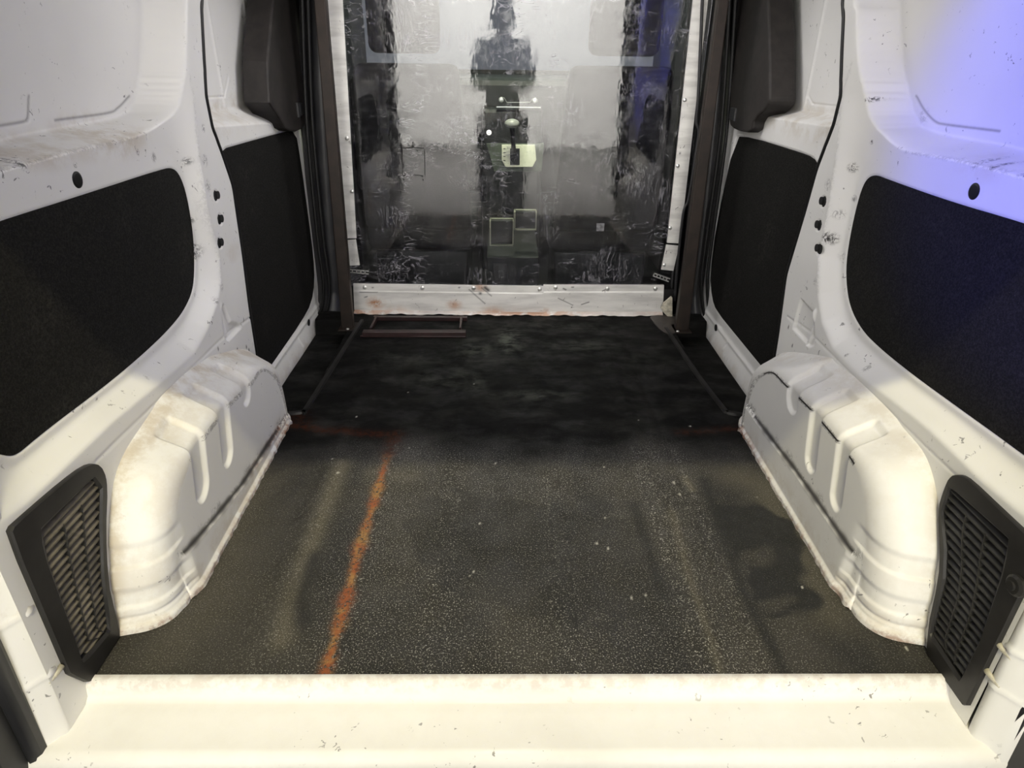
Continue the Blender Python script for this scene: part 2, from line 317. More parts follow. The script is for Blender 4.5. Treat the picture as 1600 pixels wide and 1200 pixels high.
def build_wall(s):
    S = SIDE[s]; name = 'wall_left' if s < 0 else 'wall_right'
    e = yz(S['edge'], s*D0); e = e[np.argsort(e[:, 1])]
    zz = np.concatenate([np.linspace(-.03, .722, 240), np.linspace(.7235, .86, 92), np.linspace(.863, 1.0, 40), np.linspace(1.01, 1.27, 14)])
    ymax = np.interp(zz, e[:, 1], e[:, 0])
    k = np.exp(-np.linspace(-2, 2, 21)**2); k /= k.sum(); ymax = np.convolve(np.pad(ymax, 10, 'edge'), k, 'valid')
    u = np.linspace(0, 1, 300)
    Y = YREAR + u[:, None]*(ymax[None, :]-YREAR); Z = np.broadcast_to(zz, Y.shape).copy()
    P = np.stack([Y, Z], -1); D = depth_at(s, P)
    kk = np.exp(-np.linspace(-1.8, 1.8, 9)**2); kk /= kk.sum()
    up = ss(Z, .715, .735); Db = np.apply_along_axis(lambda v: np.convolve(np.pad(v, 4, 'edge'), kk, 'valid'), 0, D); Db = np.apply_along_axis(lambda v: np.convolve(np.pad(v, 4, 'edge'), kk, 'valid'), 1, Db)
    D = D*(1-up)+Db*up
    # rounded return along the door opening and the rear edge
    for i, dd in enumerate((.004, .012, .03, .07)):
        Y = np.vstack([Y, (ymax+[.003, .006, .007, .007][i])[None]]); Z = np.vstack([Z, zz[None]]); D = np.vstack([D, (D[299]+dd)[None]])
    P = np.stack([Y, Z], -1)
    scuff = np.zeros(Y.shape); grime = np.zeros(Y.shape); ink = np.zeros(Y.shape)
    for c, r, v in S['scuffs']:
        c = yz([c], s*.71)[0]; scuff = np.maximum(scuff, v*ss(-np.linalg.norm(P-c, axis=-1), -r, -r*.3))
    for c in S['dots']:
        c = yz([c], s*D0)[0]; ink = np.maximum(ink, ss(-np.linalg.norm((P-c)*np.array([1.3, .6]), axis=-1), -.0045, -.002))
    for c, r, v in S['dirt']:
        c = yz([c], s*.76)[0]; grime = np.maximum(grime, v*ss(-np.linalg.norm((P-c)*np.array([.5, 1.3]), axis=-1), -r, -r*.2))
    # rubbed edge of the pillar and shelf lip
    band = yz(S['band'][:6], s*D0)
    for p, q in zip(band, band[1:]): scuff = np.maximum(scuff, .16*np.exp(-(seg(P, p, q)/.005)**2))
    sh = yz(S['shelf'][1:4], s*DSH)
    for p, q in zip(sh, sh[1:]): scuff = np.maximum(scuff, .34*np.exp(-(seg(P, p, q)/.003)**2))
    for Lw in S['winlines']:
        Lw = cr(yz(Lw, s*(DW-.002)), 30)
        for p, q in zip(Lw, Lw[1:]): dd = seg(P, p, q); ink = np.maximum(ink, .55*np.exp(-(dd/.0024)**2)); D = D+.0006*np.exp(-(dd/.003)**2)
    rust = np.zeros(Y.shape)
    V = np.stack([s*D, Y, Z], -1)
    o = grid(name, V, M['white'], attrs=dict(scuff=scuff, grime=grime, ink=ink, rust=rust), flip=s > 0)
    tag(o, 'white painted ribbed inner %s side wall of the cargo van with pillar and wheel arch edge' % ('left' if s < 0 else 'right'), kind='structure')
    # black rubber seal round the door opening
    bm = bmesh.new()
    pts = [(s*(D0+.006), y+.010, z) for y, z in zip(ymax[::6], zz[::6]) if z > .13]
    add_tube(bm, pts, .0085, 8)
    bm_obj('door_seal', bm, M['rubber'], o, smooth=True)
    # plug in the belt, slots in the pillar
    bm = bmesh.new(); y, z = yz([S['plug']], s*DP)[0]; add_disc(bm, (s*(DP+.002), y, z), (-s, 0, 0), .0135, .004, 20, 1); bm_obj('body_plug', bm, M['rubber'], o)
    for c in S['slots']:
        y, z = yz([c], s*D0)[0]; bm = bmesh.new(); add_disc(bm, (s*(D0+.0035), y, z), (-s, 0, 0), .0125, .001, 18); add_disc(bm, (s*(D0+.0035), y+.010, z), (-s, 0, 0), .009, .0048, 14)
        bm_obj('pillar_slot', bm, M['dark'], o)
    # trim panel, a board of its own
    pp = smooth_poly(yz(S['panel'], s*DP), 2)
    if s < 0: pp = pp
    t = slab('side_panel', pp, 0, s*(DP+.001), s*(DP+.0055), M['carpet'], None, .001)
    tag(t, 'large black fibreboard trim panel in the %s wall above the wheel arch' % ('left' if s < 0 else 'right'), 'trim panel', 'black trim panels on the rear side walls')
    return o
WALL = {s: build_wall(s) for s in (-1, 1)}

# ------------------------------------------------------------------ wheel arches
ARCH = {
 -1: dict(wall=[(180, 982), (171, 900), (169, 835), (176, 760), (192, 710), (222, 662), (262, 607), (312, 566), (338, 553), (396, 557), (404, 600), (406, 640)],
      ridge=[(297, 940), (280, 885), (275, 830), (281, 775), (293, 735), (308, 700), (352, 640), (392, 600), (409, 578), (428, 590), (440, 618), (448, 655)],
      grooves=[((298, 704), (318, 680), (318, 780)), ((341, 648), (358, 638), (360, 722)), ((379, 606), (390, 596), (386, 633))],
      scuff=[(285, 868), (330, 815), (380, 755), (446, 657)], floor_far=(447, 657),
      black=[((452-115, 618-0), .0, 0)]),
 1: dict(wall=[(1450, 990), (1461, 920), (1469, 850), (1464, 770), (1446, 710), (1410, 665), (1370, 620), (1310, 568), (1290, 556), (1222, 568), (1213, 610), (1210, 650)],
      ridge=[(1332, 952), (1345, 890), (1351, 830), (1349, 775), (1339, 735), (1324, 708), (1272, 645), (1228, 602), (1206, 582), (1186, 592), (1172, 622), (1164, 658)],
      grooves=[((1325, 715), (1308, 695), (1303, 792)), ((1283, 660), (1268, 640), (1262, 732)), ((1247, 622), (1231, 604), (1234, 642))],
      scuff=[(1345, 882), (1290, 802), (1240, 732), (1180, 655)], floor_far=(1165, 660)),
}
def build_arch(s):
    A = ARCH[s]; DR = .615
    W = yz(A['wall'], s*D0); Rg = yz(A['ridge'], s*DR)
    W[0][1] = 0; Rg[0][1] = 0; W[-1][1] = 0; Rg[-1][1] = 0
    W[-2] = [1.600, .10]; W[-1] = [1.605, 0]; W[-3] = [1.585, .20]
    nu = 520; W = cr(W, nu); Rg = cr(Rg, nu)
    W[:, 1] = np.maximum(W[:, 1], 0); Rg[:, 1] = np.maximum(Rg[:, 1], 0)
    uu = np.linspace(0, 1, nu)
    yB = Rg[0, 0] + (Rg[-1, 0]-Rg[0, 0])*ss(uu, .0, 1.)*1.0
    DB = .606 + .014*uu
    B = np.stack([yB, np.full(nu, .0)], -1)
    D3 = lambda D, p: np.stack([np.broadcast_to(D, p[:, 0].shape), p[:, 0], p[:, 1]], -1)
    wk = (.25+.5*ss(uu, .25, .45)*(1-ss(uu, .78, .9)))[:, None]; Cn = W + wk*(Rg-W); P0 = D3(D0+.004, W); C3 = D3(DR, Cn); R3 = D3(DR-.001, Rg); B3 = D3(DB, B)
    rr = np.clip(np.linalg.norm(R3-C3, axis=1), .012, .055)
    dirn = (P0-C3)/np.linalg.norm(P0-C3, axis=1, keepdims=True); A3 = C3+dirn*rr[:, None]
    rows = []
    for t in np.linspace(0, 1, 34)[:-1]: rows.append(P0+(A3-P0)*t)
    nt = len(rows)
    for t in np.linspace(0, 1, 22)[:-1]: rows.append((1-t)**2*A3+2*t*(1-t)*C3+t*t*R3)
    nf = len(rows)
    for t in np.linspace(0, 1, 150): rows.append(R3+(B3-R3)*t)
    V = np.stack(rows, 1)                                        # (nu, nv, 3): D, y, z
    Y, Z = V[..., 1], V[..., 2]
    side = np.zeros(V.shape[:2]); side[:, nf:] = 1
    # normals of the smooth body
    du = np.gradient(V, axis=0); dv = np.gradient(V, axis=1); nn = np.cross(du, dv); nn /= np.linalg.norm(nn, axis=-1, keepdims=True)+1e-9
    out = np.sign((nn*np.array([-1, 0, 1.])).sum(-1, keepdims=True)); nn = nn*np.median(out)
    disp = np.zeros(Y.shape)
    vfrac = np.arange(V.shape[1])/V.shape[1]
    for (a, b, c) in A['grooves']:
        y0, y1 = sorted((yz([a], s*DR)[0][0], yz([b], s*DR)[0][0])); zb = yz([c], s*DR)[0][1]
        yc, hw = (y0+y1)/2, (y1-y0)/2*.98
        yy = Y + 0*Z
        # the pressed channel runs over the top and ends round on the side
        yc2 = yc + (Z-.24)*.25*(Z < .24)
        d_top = np.abs(yy-yc2)-hw
        d_side = np.sqrt(np.maximum(0, (zb+hw)-Z)**2+(yy-yc2)**2)-hw
        d = np.where(Z < zb+hw, d_side, d_top)
        m = 1-ss(d, -.006, .004)
        fade = np.ones(V.shape[1]); fade[:nt] = ss(np.linspace(0, 1, nt), .30, .55)
        disp -= .0085*m*fade[None]*(uu[:, None] > .28)
    rear = 1-ss(Y, .915, .955)
    for z0, z1, amp in ((.046, .074, .0035), (.118, .150, .0035)):
        disp -= amp*ss(Z, z0-.004, z0+.004)*(1-ss(Z, z1-.004, z1+.010))*rear
    disp -= .003*np.exp(-((Z-.026)/.004)**2)*rear
    # ledge low on the side, foot flange
    L = yz(A['scuff'], s*.61); L = L[np.argsort(L[:, 0])]
    zs = np.interp(Y, L[:, 0], L[:, 1])
    ledge = (1-ss(Z-zs, -.006, .005))*side*ss(Y, .918, .945)
    disp += .007*ledge
    disp += .006*(1-ss(Z, .008, .018))
    V = V + nn*disp[..., None]
    V[..., 2] = np.maximum(V[..., 2], -.002)
    # battered foot edge
    foot = (1-ss(Z, .0, .015)); V[..., 0] += foot*.0011*np.sin(Y*110+np.sin(Y*63)*2)
    scuff = np.exp(-((Z-zs-.002)/.0060)**2)*side*.9*ss(Y, .90, .94)
    wide = np.exp(-((Z-zs-.010)/.009)**2)*side*.5; scuff = np.maximum(scuff, wide*ss(np.sin(Y*31)+np.sin(Y*77), .1, 1.2))
    ridge = np.zeros(Y.shape); ridge[:, nf-3:nf+4] = .6 if s > 0 else .5; ridge *= (uu[:, None] > .40)*(disp > -.004)
    scuff = np.maximum(scuff, ridge)
    rust = (1-ss(Z, .003, .018))*.6
    rust = np.maximum(rust, side*(1-ss(Z, .004, .03))*ss(Y, 1.30, 1.5))
    if s < 0: rust = np.maximum(rust, .9*np.exp(-((Z-zs)/.007)**2)*side*ss(Y, 1.15, 1.4))
    top = np.zeros(Y.shape); top[:, :nf] = 1
    grime = top*(.30+.5*ss(np.abs(np.linspace(0, 1, V.shape[1])[None]-.03), .12, 0))*(1 if s < 0 else .5)
    grime = np.maximum(grime, np.exp(-((Z-.02)/.03)**2)*.5)
    ink = np.zeros(Y.shape)
    ink = np.maximum(ink, side*(Y > .93)*(Y < 1.46)*np.exp(-((Z-zs-.001)/(.0056+.0016*np.sin(Y*47)+.0010*np.sin(Y*151)))**2)*1.)
    if s > 0:
        rl = np.zeros(Y.shape); rl[:, nf-1:nf+2] = 1; ink = np.maximum(ink, rl*(uu[:, None] > .40)*(uu[:, None] < .78)*(disp > -.003))
    V[..., 0] *= s
    o = grid('wheel_arch', V, M['white'], attrs=dict(scuff=scuff, grime=grime, rust=rust, ink=np.clip(ink, 0, 1)), flip=s < 0)
    o.data.update()
    tag(o, 'white steel wheel arch on the %s with %s' % (('left', 'a rusty lower ledge') if s < 0 else ('right', 'a black scuffed top corner')), 'wheel arch', 'wheel arches')
    return o
ARCHO = {s: build_arch(s) for s in (-1, 1)}

# ------------------------------------------------------------------ load floor
def build_floor():
    xs = np.linspace(-.735, .735, 420); ys = np.linspace(.742, 2.392, 520)
    X, Y = np.meshgrid(xs, ys, indexing='ij'); P = np.stack([X, Y], -1)
    Z = np.zeros(X.shape)
    # lengthwise pressed ribs
    for c, wd, a in ((-.455, .020, .004), (-.15, .016, .003), (.085, .016, .003), (.32, .020, .004), (.395, .014, -.003), (-.31, .012, .0015)):
        Z += a*np.exp(-((X-c)/wd)**2)*ss(Y, .7, .8)*(1-ss(Y, 2.0, 2.15))
    Z += .0015*np.sin(X*23+np.sin(Y*3)*1.3)*np.sin(Y*9+X*4)*ss(Y, 1.3, 1.6)
    # side steps behind the sliding doors sit lower
    step = ss(np.abs(X), .592, .606)*ss(Y, 1.615, 1.635)*(1-ss(Y, 2.29, 2.31))
    Z -= .055*step
    def line(pts, wd): 
        q = xy(pts, 0); d = np.full(X.shape, 9.)
        for a, b in zip(q, q[1:]): d = np.minimum(d, seg(P, a, b))
        return np.exp(-(d/wd)**2)
    org = np.clip(1.2*line([(606, 712), (600, 730), (583, 790), (560, 860), (543, 930), (510, 1045), (498, 1085)], .0098*(1+.25*np.sin(Y*37)+.15*np.sin(Y*91))), 0, 1)*(1-.45*ss(Y, 1.30, 1.36))
    red = np.maximum(line([(447, 662), (500, 672), (560, 676), (618, 680)], .016)*.85, line([(618, 680), (610, 705)], .020))
    red = np.maximum(red, line([(1163, 668), (1120, 672), (1060, 676)], .014)*.55)
    red = np.maximum(red, .5*line([(455, 640), (470, 660)], .03))
    dry = np.maximum(line([(535, 725), (510, 790), (475, 880), (440, 1000)], .022)*.9, line([(590, 740), (640, 745)], .03)*.5)
    dry = np.maximum(dry, line([(1070, 745), (1082, 765)], .008)*1.0)
    dry = np.maximum(dry, line([(1050, 800), (1075, 900), (1110, 1000), (1130, 1060)], .010)*.6)
    dry = np.maximum(dry, .55*line([(1150, 745), (1190, 760), (1230, 830), (1300, 960)], .05))
    dry = np.maximum(dry, .35*line([(400, 760), (330, 930), (260, 1020)], .06))
    def blob(pts, wob=.012):
        d = sdf(P, smooth_poly(xy(pts, 0), 2)); d = d + wob*(np.sin(X*70+np.sin(Y*41)*2)*.5+np.sin(Y*83+X*30)*.5); return 1-ss(d, -.008, .010)
    wet = blob([(1110, 790), (1190, 785), (1240, 820), (1262, 870), (1250, 905), (1290, 935), (1280, 955), (1200, 965), (1170, 930), (1160, 870), (1120, 830)])
    wet = wet*(1-.9*blob([(1160, 860), (1200, 850), (1215, 868), (1190, 890), (1160, 885)], .006))*(1-.8*blob([(1180, 940), (1230, 930), (1250, 938), (1220, 955), (1185, 958)], .004))
    wet = np.maximum(wet, .8*line([(1100, 750), (1125, 820), (1160, 920), (1200, 1000), (1230, 1060)], .013))
    wet = np.maximum(wet, .75*line([(990, 790), (1010, 850), (1035, 930)], .018))
    wet = np.maximum(wet, .8*line([(492, 870), (470, 940), (475, 970)], .018))
    wet = np.maximum(wet, .40*blob([(640, 780), (720, 770), (830, 790), (960, 775), (1030, 900), (1000, 1000), (640, 900)], .03))
    grit_sparkle = .35+.65*(1-ss(np.abs(X-.02), .32, .52)); grit_sparkle = np.maximum(grit_sparkle*ss(-Y, -1.62, -1.40), .06)  # grit speckle; its sparkle in the lit rear is painted, fading forward
    floor_shade = ss(Y+.03*np.sin(X*9+1)+.02*np.sin(X*31), 1.31, 1.50)  # shade beyond the tube lamp's edge, painted into the floor colour
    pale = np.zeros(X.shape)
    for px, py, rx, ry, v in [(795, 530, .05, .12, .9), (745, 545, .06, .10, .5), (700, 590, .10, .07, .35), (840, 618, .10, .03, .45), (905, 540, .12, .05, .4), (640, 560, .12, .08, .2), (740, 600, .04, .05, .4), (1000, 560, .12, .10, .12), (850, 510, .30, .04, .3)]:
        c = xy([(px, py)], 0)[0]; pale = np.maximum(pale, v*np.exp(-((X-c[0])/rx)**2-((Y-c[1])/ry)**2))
    crumb = np.zeros(X.shape)
    for px, py, r in [(528, 739, 3.5), (750, 818, 3), (1053, 754, 4), (1062, 772, 3.5), (946, 809, 2.5), (932, 849, 3), (950, 857, 3), (1078, 666, 2.5), (774, 724, 2.5), (1182, 777, 2), (557, 652, 2.5), (520, 719, 2), (638, 613, 2), (1420, 985, 2.5), (1416, 1013, 3), (1253, 918, 2.5), (735, 900, 2), (740, 893, 2), (998, 657, 2), (740, 600, 2), (944, 730, 2.2), (1008, 930, 2.5), (987, 934, 2.5), (860, 940, 2), (640, 700, 1.8)]:
        c = xy([(px, py)], 0)[0]; crumb = np.maximum(crumb, ss(-np.linalg.norm((P-c)*np.array([1, .6]), axis=-1), -r*.0011, -r*.0005))
    V = np.stack([X, Y, Z], -1)
    o = grid('floor', V, M['floor'], attrs=dict(orange=org, redrust=red, dry=np.clip(dry, 0, 1), wet=np.clip(wet, 0, 1), grit_sparkle=grit_sparkle, front_shade=floor_shade, crumb=crumb, pale=pale))
    tag(o, 'dirty black ribbed load floor with an orange rust line and oil stains', kind='structure')
    bm = bmesh.new(); add_box(bm, (-.76, .742, -.12), (.76, 2.45, -.062)); bm_obj('floor_pan', bm, M['dark'], o)
    return o
FLOOR = build_floor()
# edge bars along the side steps
for s, pts in ((-1, [(566, 500), (558, 512), (520, 572), (478, 638), (474, 643), (447, 646)]), (1, [(1040, 512), (1050, 526), (1090, 585), (1130, 637), (1138, 644), (1168, 648)])):
    q = xy(pts, .004); bm = bmesh.new(); q = cr(q, 30)
    L = []
    for i in range(len(q)):
        t = q[min(i+1, 29)]-q[max(i-1, 0)]; t = t/np.linalg.norm(t); nrm = np.array([-t[1], t[0]])*.008
        L.append([(q[i][0]-nrm[0], q[i][1]-nrm[1], -.002), (q[i][0]-nrm[0]*.7, q[i][1]-nrm[1]*.7, .007), (q[i][0]+nrm[0]*.7, q[i][1]+nrm[1]*.7, .007), (q[i][0]+nrm[0], q[i][1]+nrm[1], -.002)])
    vv = [[bm.verts.new(p) for p in r] for r in L]
    for a, b in zip(vv, vv[1:]):
        for k in range(4): bm.faces.new([a[k], a[(k+1) % 4], b[(k+1) % 4], b[k]])
    bm.faces.new(vv[0][::-1]); bm.faces.new(vv[-1])
    o = bm_obj('step_edge_bar', bm, M['blackplastic'], None, smooth=False)
    tag(o, 'thin dark grey edge bar on the floor beside the %s sliding door step' % ('left' if s < 0 else 'right'), 'edge bar', 'step edge bars')

# ------------------------------------------------------------------ vent grilles
def resample(poly, n, c):
    poly = np.array(poly); ang = np.linspace(0, 2*math.pi, n, endpoint=False); out = []
    for a in ang:
        d = np.array([math.cos(a), math.sin(a)]); best = None
        for i in range(len(poly)):
            p, q = poly[i], poly[(i+1) % len(poly)]; e = q-p
            den = d[0]*(-e[1])+d[1]*e[0]
            if abs(den) < 1e-12: continue
            r = p-c; t = (r[0]*(-e[1])+r[1]*e[0])/den; k = (d[0]*r[1]-d[1]*r[0])/den
            if t > 0 and -1e-6 <= k <= 1+1e-6 and (best is None or t > best): best = t
        out.append(c+d*best)
    return np.array(out)
def build_vent(s):
    X = .694; outer = smooth_poly(yz(VENT_OUT[s], s*X), 1); inner = yz(VENT_IN[s], s*X)
    outer[:, 1] = np.maximum(outer[:, 1], .001); outer[:, 0] = np.maximum(outer[:, 0], .7005 if s < 0 else .680); outer[outer[:, 1] < .055, 1] = .001
    aw = yz(ARCH[s]['wall'][:5], s*D0); outer[:, 0] = np.minimum(outer[:, 0], np.interp(outer[:, 1], aw[:, 1], aw[:, 0])-.004 + 1.*(outer[:, 1] > .24))
    c = inner.mean(0); root = empty('vent_grille', (s*X, c[0], 0), 'black slatted plastic air vent cover low on the %s wall at the rear%s' % (('left', ', dusty slats') if s < 0 else ('right', ', cleaner slats')), 'air vent', 'rear air vents')
    n = 160; a = resample(outer, n, c); b = resample(inner, n, c)
    bm = bmesh.new()
    prof = [(a, X+.008), (a, X+.001), (a*.97+b*.03, X-.002), (a*.15+b*.85, X-.002), (b, X+.002), (b, X+.022)]
    R = [[bm.verts.new((s*D, p[0], p[1])) for p in A] for A, D in prof]
    for A, B in zip(R, R[1:]):
        for k in range(n): bm.faces.new([A[k], A[(k+1) % n], B[(k+1) % n], B[k]])
    bm_obj('frame', bm, M['blackplastic'], root, smooth=False)
    slab('cavity_shade', b, 0, s*(X+.024), s*(X+.026), M['dark'], root)  # black plate added for the shade in the cavity behind the slats
    z0, z1 = inner[:, 1].min()+.004, inner[:, 1].max()-.004
    def span(z):
        ys = []
        for i in range(len(inner)):
            p, q = inner[i], inner[(i+1) % len(inner)]
            if (p[1] > z) != (q[1] > z): ys.append(p[0]+(z-p[1])*(q[0]-p[0])/(q[1]-p[1]))
        return (min(ys), max(ys)) if len(ys) > 1 else None
    bm = bmesh.new(); N_ = 19
    for i in range(N_):
        z = z0+(z1-z0)*(i+.5)/N_; sp = span(z)
        if not sp or sp[1]-sp[0] < .01: continue
        th = .0022; d0, d1 = X+.002, X+.018
        add_hex(bm, [(s*d0, sp[0], z-.003), (s*d0, sp[0], z-.003+th), (s*d1, sp[0], z+.006+th), (s*d1, sp[0], z+.006)],
                    [(s*d0, sp[1], z-.003), (s*d0, sp[1], z-.003+th), (s*d1, sp[1], z+.006+th), (s*d1, sp[1], z+.006)])
    bm_obj('slats', bm, M['slatplastic'] if s > 0 else plain('tan_dusty_plastic', (.15, .13, .095), .6, 0, .7, 20), root)
    bm = bmesh.new()
    for f in (.33, .66):
        L = [(sp[0]+(sp[1]-sp[0])*f, z) for z in np.linspace(z0+.002, z1-.02, 12) for sp in [span(z)] if sp]
        for p, q in zip(L, L[1:]):
            add_hex(bm, [(s*(X+.0015), p[0]-.001, p[1]), (s*(X+.0015), p[0]+.001, p[1]), (s*(X+.016), p[0]+.001, p[1]), (s*(X+.016), p[0]-.001, p[1])],
                        [(s*(X+.0015), q[0]-.001, q[1]), (s*(X+.0015), q[0]+.001, q[1]), (s*(X+.016), q[0]+.001, q[1]), (s*(X+.016), q[0]-.001, q[1])])
    bm_obj('ribs', bm, M['slatplastic'], root)
    if s > 0:
        y, z = yz([(1588, 915)], s*.69)[0]; bm = bmesh.new(); add_disc(bm, (s*(X-.001), y, z), (-s, 0, 0), .016, .010, 20, 1); add_disc(bm, (s*(X-.010), y, z), (-s, 0, 0), .007, .004, 12)
        bm_obj('turn_fastener', bm, M['blackplastic'], root)
    adopt(root)
for s in (-1, 1): build_vent(s)

# ------------------------------------------------------------------ rear pillars, sill, roof
for s in (-1, 1):
    nm = 'trim_1' if s < 0 else 'trim_2'
    prof = [(.750, .728), (.724, .7065), (.707, .7075), (.7015, .702), (.700, .693), (.7015, .686), (.709, .680), (.720, .664), (.730, .658), (.75, .658)]   # D, y
    zz = np.concatenate([np.linspace(-.06, .40, 93), np.linspace(.41, 1.27, 30)])
    V = np.zeros((len(prof), len(zz), 3))
    for i, (D, y) in enumerate(prof):
        yy = y - .012 + (zz-.1)*(.07 if s < 0 else .03) + (0 if s < 0 else -.018)
        D_ = D+0*zz
        for zc in ((.200, .085) if s < 0 else (.150, .075)):   # lapped seams
            D_ = D_ - .0035*np.exp(-((zz-zc)/.004)**2)
        V[i] = np.stack([s*D_, yy, zz], -1)
    sc = np.zeros(V.shape[:2]); gr = np.broadcast_to(.8*np.exp(-((zz-.215)/.012)**2), V.shape[:2])
    o = grid(nm, V, M['white'], attrs=dict(scuff=sc, grime=gr, rust=sc, ink=sc), flip=s < 0)
    tag(o, 'white painted edge of the %s rear door frame' % ('left' if s < 0 else 'right'), kind='structure')
    # small lugs on the frame
    bm = bmesh.new()
    for zc in ((.075,) if s < 0 else (.14, .085)):
        yb = .688+(zc-.1)*.06+(0 if s < 0 else -.018); add_tube(bm, [(s*.704, yb-.014, zc-.004), (s*.699, yb+.002, zc), (s*.6985, yb+.012, zc+.002)], [.003, .004, .005], 8)
    bm_obj('lug', bm, M['cream'], o, smooth=True)
    bm = bmesh.new(); add_tube(bm, [(s*.735, .640, -.08), (s*.735, .645, .4), (s*.735, .67, 1.27)], .016, 10); bm_obj('rear_seal', bm, M['greytrim'], o, smooth=True)
    bm = bmesh.new(); add_box(bm, (min(s*.74, s*.86), .58, -.5), (max(s*.74, s*.86), .80, 1.27)); bm_obj('outer_pillar', bm, M['greytrim'], o, .01)
# rear doors, swung open
for s in (-1, 1):
    x0, x1 = sorted((s*.775, s*.83)); bm = bmesh.new(); add_box(bm, (x0, -.22, -.10), (x1, .56, 1.22)); o = bm_obj('door_3' if s < 0 else 'door_4', bm, plain('rear_door_white_%d' % s, (.70, .69, .67), .45), None, .02)
    tag(o, 'open %s rear door of the van' % ('left' if s < 0 else 'right'), kind='structure')
    x0, x1 = sorted((s*.768, s*.776)); bm = bmesh.new(); add_box(bm, (x0, -.19, -.05), (x1, .53, 1.18)); bm_obj('inner_panel', bm, M['carpet'], o, .004)
# rear sill below the floor edge: white painted step, then the black bumper
V = []
prof = [(.745, .0), (.742, .004), (.732, .004), (.726, -.004), (.722, -.022), (.712, -.030), (.640, -.032), (.628, -.036), (.622, -.052), (.620, -.16)]
xs = np.linspace(-.74, .74, 260)
V = np.array([[(x, y, z) for x in xs] for y, z in prof]); zero = np.zeros(V.shape[:2]); gr = zero+.25; ru = zero.copy(); ru[1:4] = .5
o = grid('trim_3', V, M['white'], attrs=dict(scuff=zero, grime=gr*.3, rust=ru*.4, ink=zero)); tag(o, 'white painted rear door sill', kind='structure')
bm = bmesh.new(); add_box(bm, (-.84, .50, -.34), (.84, .625, -.075)); o = bm_obj('rear_bumper', bm, M['blackplastic'], None, .02)
tag(o, 'black plastic rear bumper step below the white sill', 'bumper')
# roof lining
bm = bmesh.new(); add_box(bm, (-.86, .53, 1.25), (.86, 3.6, 1.28)); o = bm_obj('ceiling', bm, plain('roof_white', (.70, .69, .67), .5), None); tag(o, 'white roof', kind='structure')
bm = bmesh.new(); add_box(bm, (-.80, .53, 1.245), (.80, .58, 1.262)); bm_obj('roof_header', bm, M['greytrim'], o)
# outer skins closing the body beyond the inner sheet
for s in (-1, 1):
    bm = bmesh.new(); add_box(bm, (min(s*.87, s*.885), .60, -.5), (max(s*.87, s*.885), 3.7, 1.28)); b = bm_obj('wall_outer_%s' % ('left' if s < 0 else 'right'), bm, plain('outer_white_%d' % s, (.5, .5, .49), .5), None)
    tag(b, 'outer body side', kind='structure')
    b.name = 'body_skin'; b.parent = WALL[s]

# ------------------------------------------------------------------ sliding doors
DOOR = {
 -1: dict(panel=[(352, 232), (362, 229), (440, 207), (461, 204), (469, 250), (480, 330), (489, 400), (491, 440), (486, 474), (470, 503), (432, 558), (420, 575), (395, 610), (370, 540), (340, 300), (344, 246)],
      shelf=[(300, 203), (330, 200), (440, 193), (470, 190), (470, -400), (230, -400)], shelf_in=[(280, 176), (325, 171), (415, 161), (432, 160), (432, -400), (230, -400)],
      latch=[(413, 150), (440, 190), (446, 204), (468, 206), (478, 190), (479, 150), (479, -60), (430, -60)], grip=[(464, 160), (473, 161), (474, 178), (467, 184)],
      hole=(483, 504), beads=[((464, 470+38), (466, 520))], winl=[(310, 153), (352, 151), (358, 120)], bolts=[(480, 491), (512, 490)]),
 1: dict(panel=[(1150, 213), (1175, 215), (1250, 238), (1270, 246), (1278, 258), (1290, 300), (1250, 560), (1225, 600), (1205, 590), (1160, 535), (1120, 486), (1113, 466), (1110, 430), (1120, 350)],
      shelf=[(1330, 205), (1300, 200), (1190, 183), (1155, 175), (1150, -400), (1400, -400)], shelf_in=[(1330, 180), (1300, 178), (1205, 165), (1195, 150), (1190, -400), (1400, -400)],
      latch=[(1205, 150), (1200, 168), (1180, 185), (1175, 208), (1150, 204), (1139, 193), (1143, 150), (1148, -60), (1200, -60)], grip=[(1142, 168), (1150, 169), (1147, 190), (1139, 185)],
      hole=(1118, 512), beads=[], winl=[(1262, 150), (1268, 162), (1310, 167)], bolts=[(1120, 491), (1112, 490)]),
}
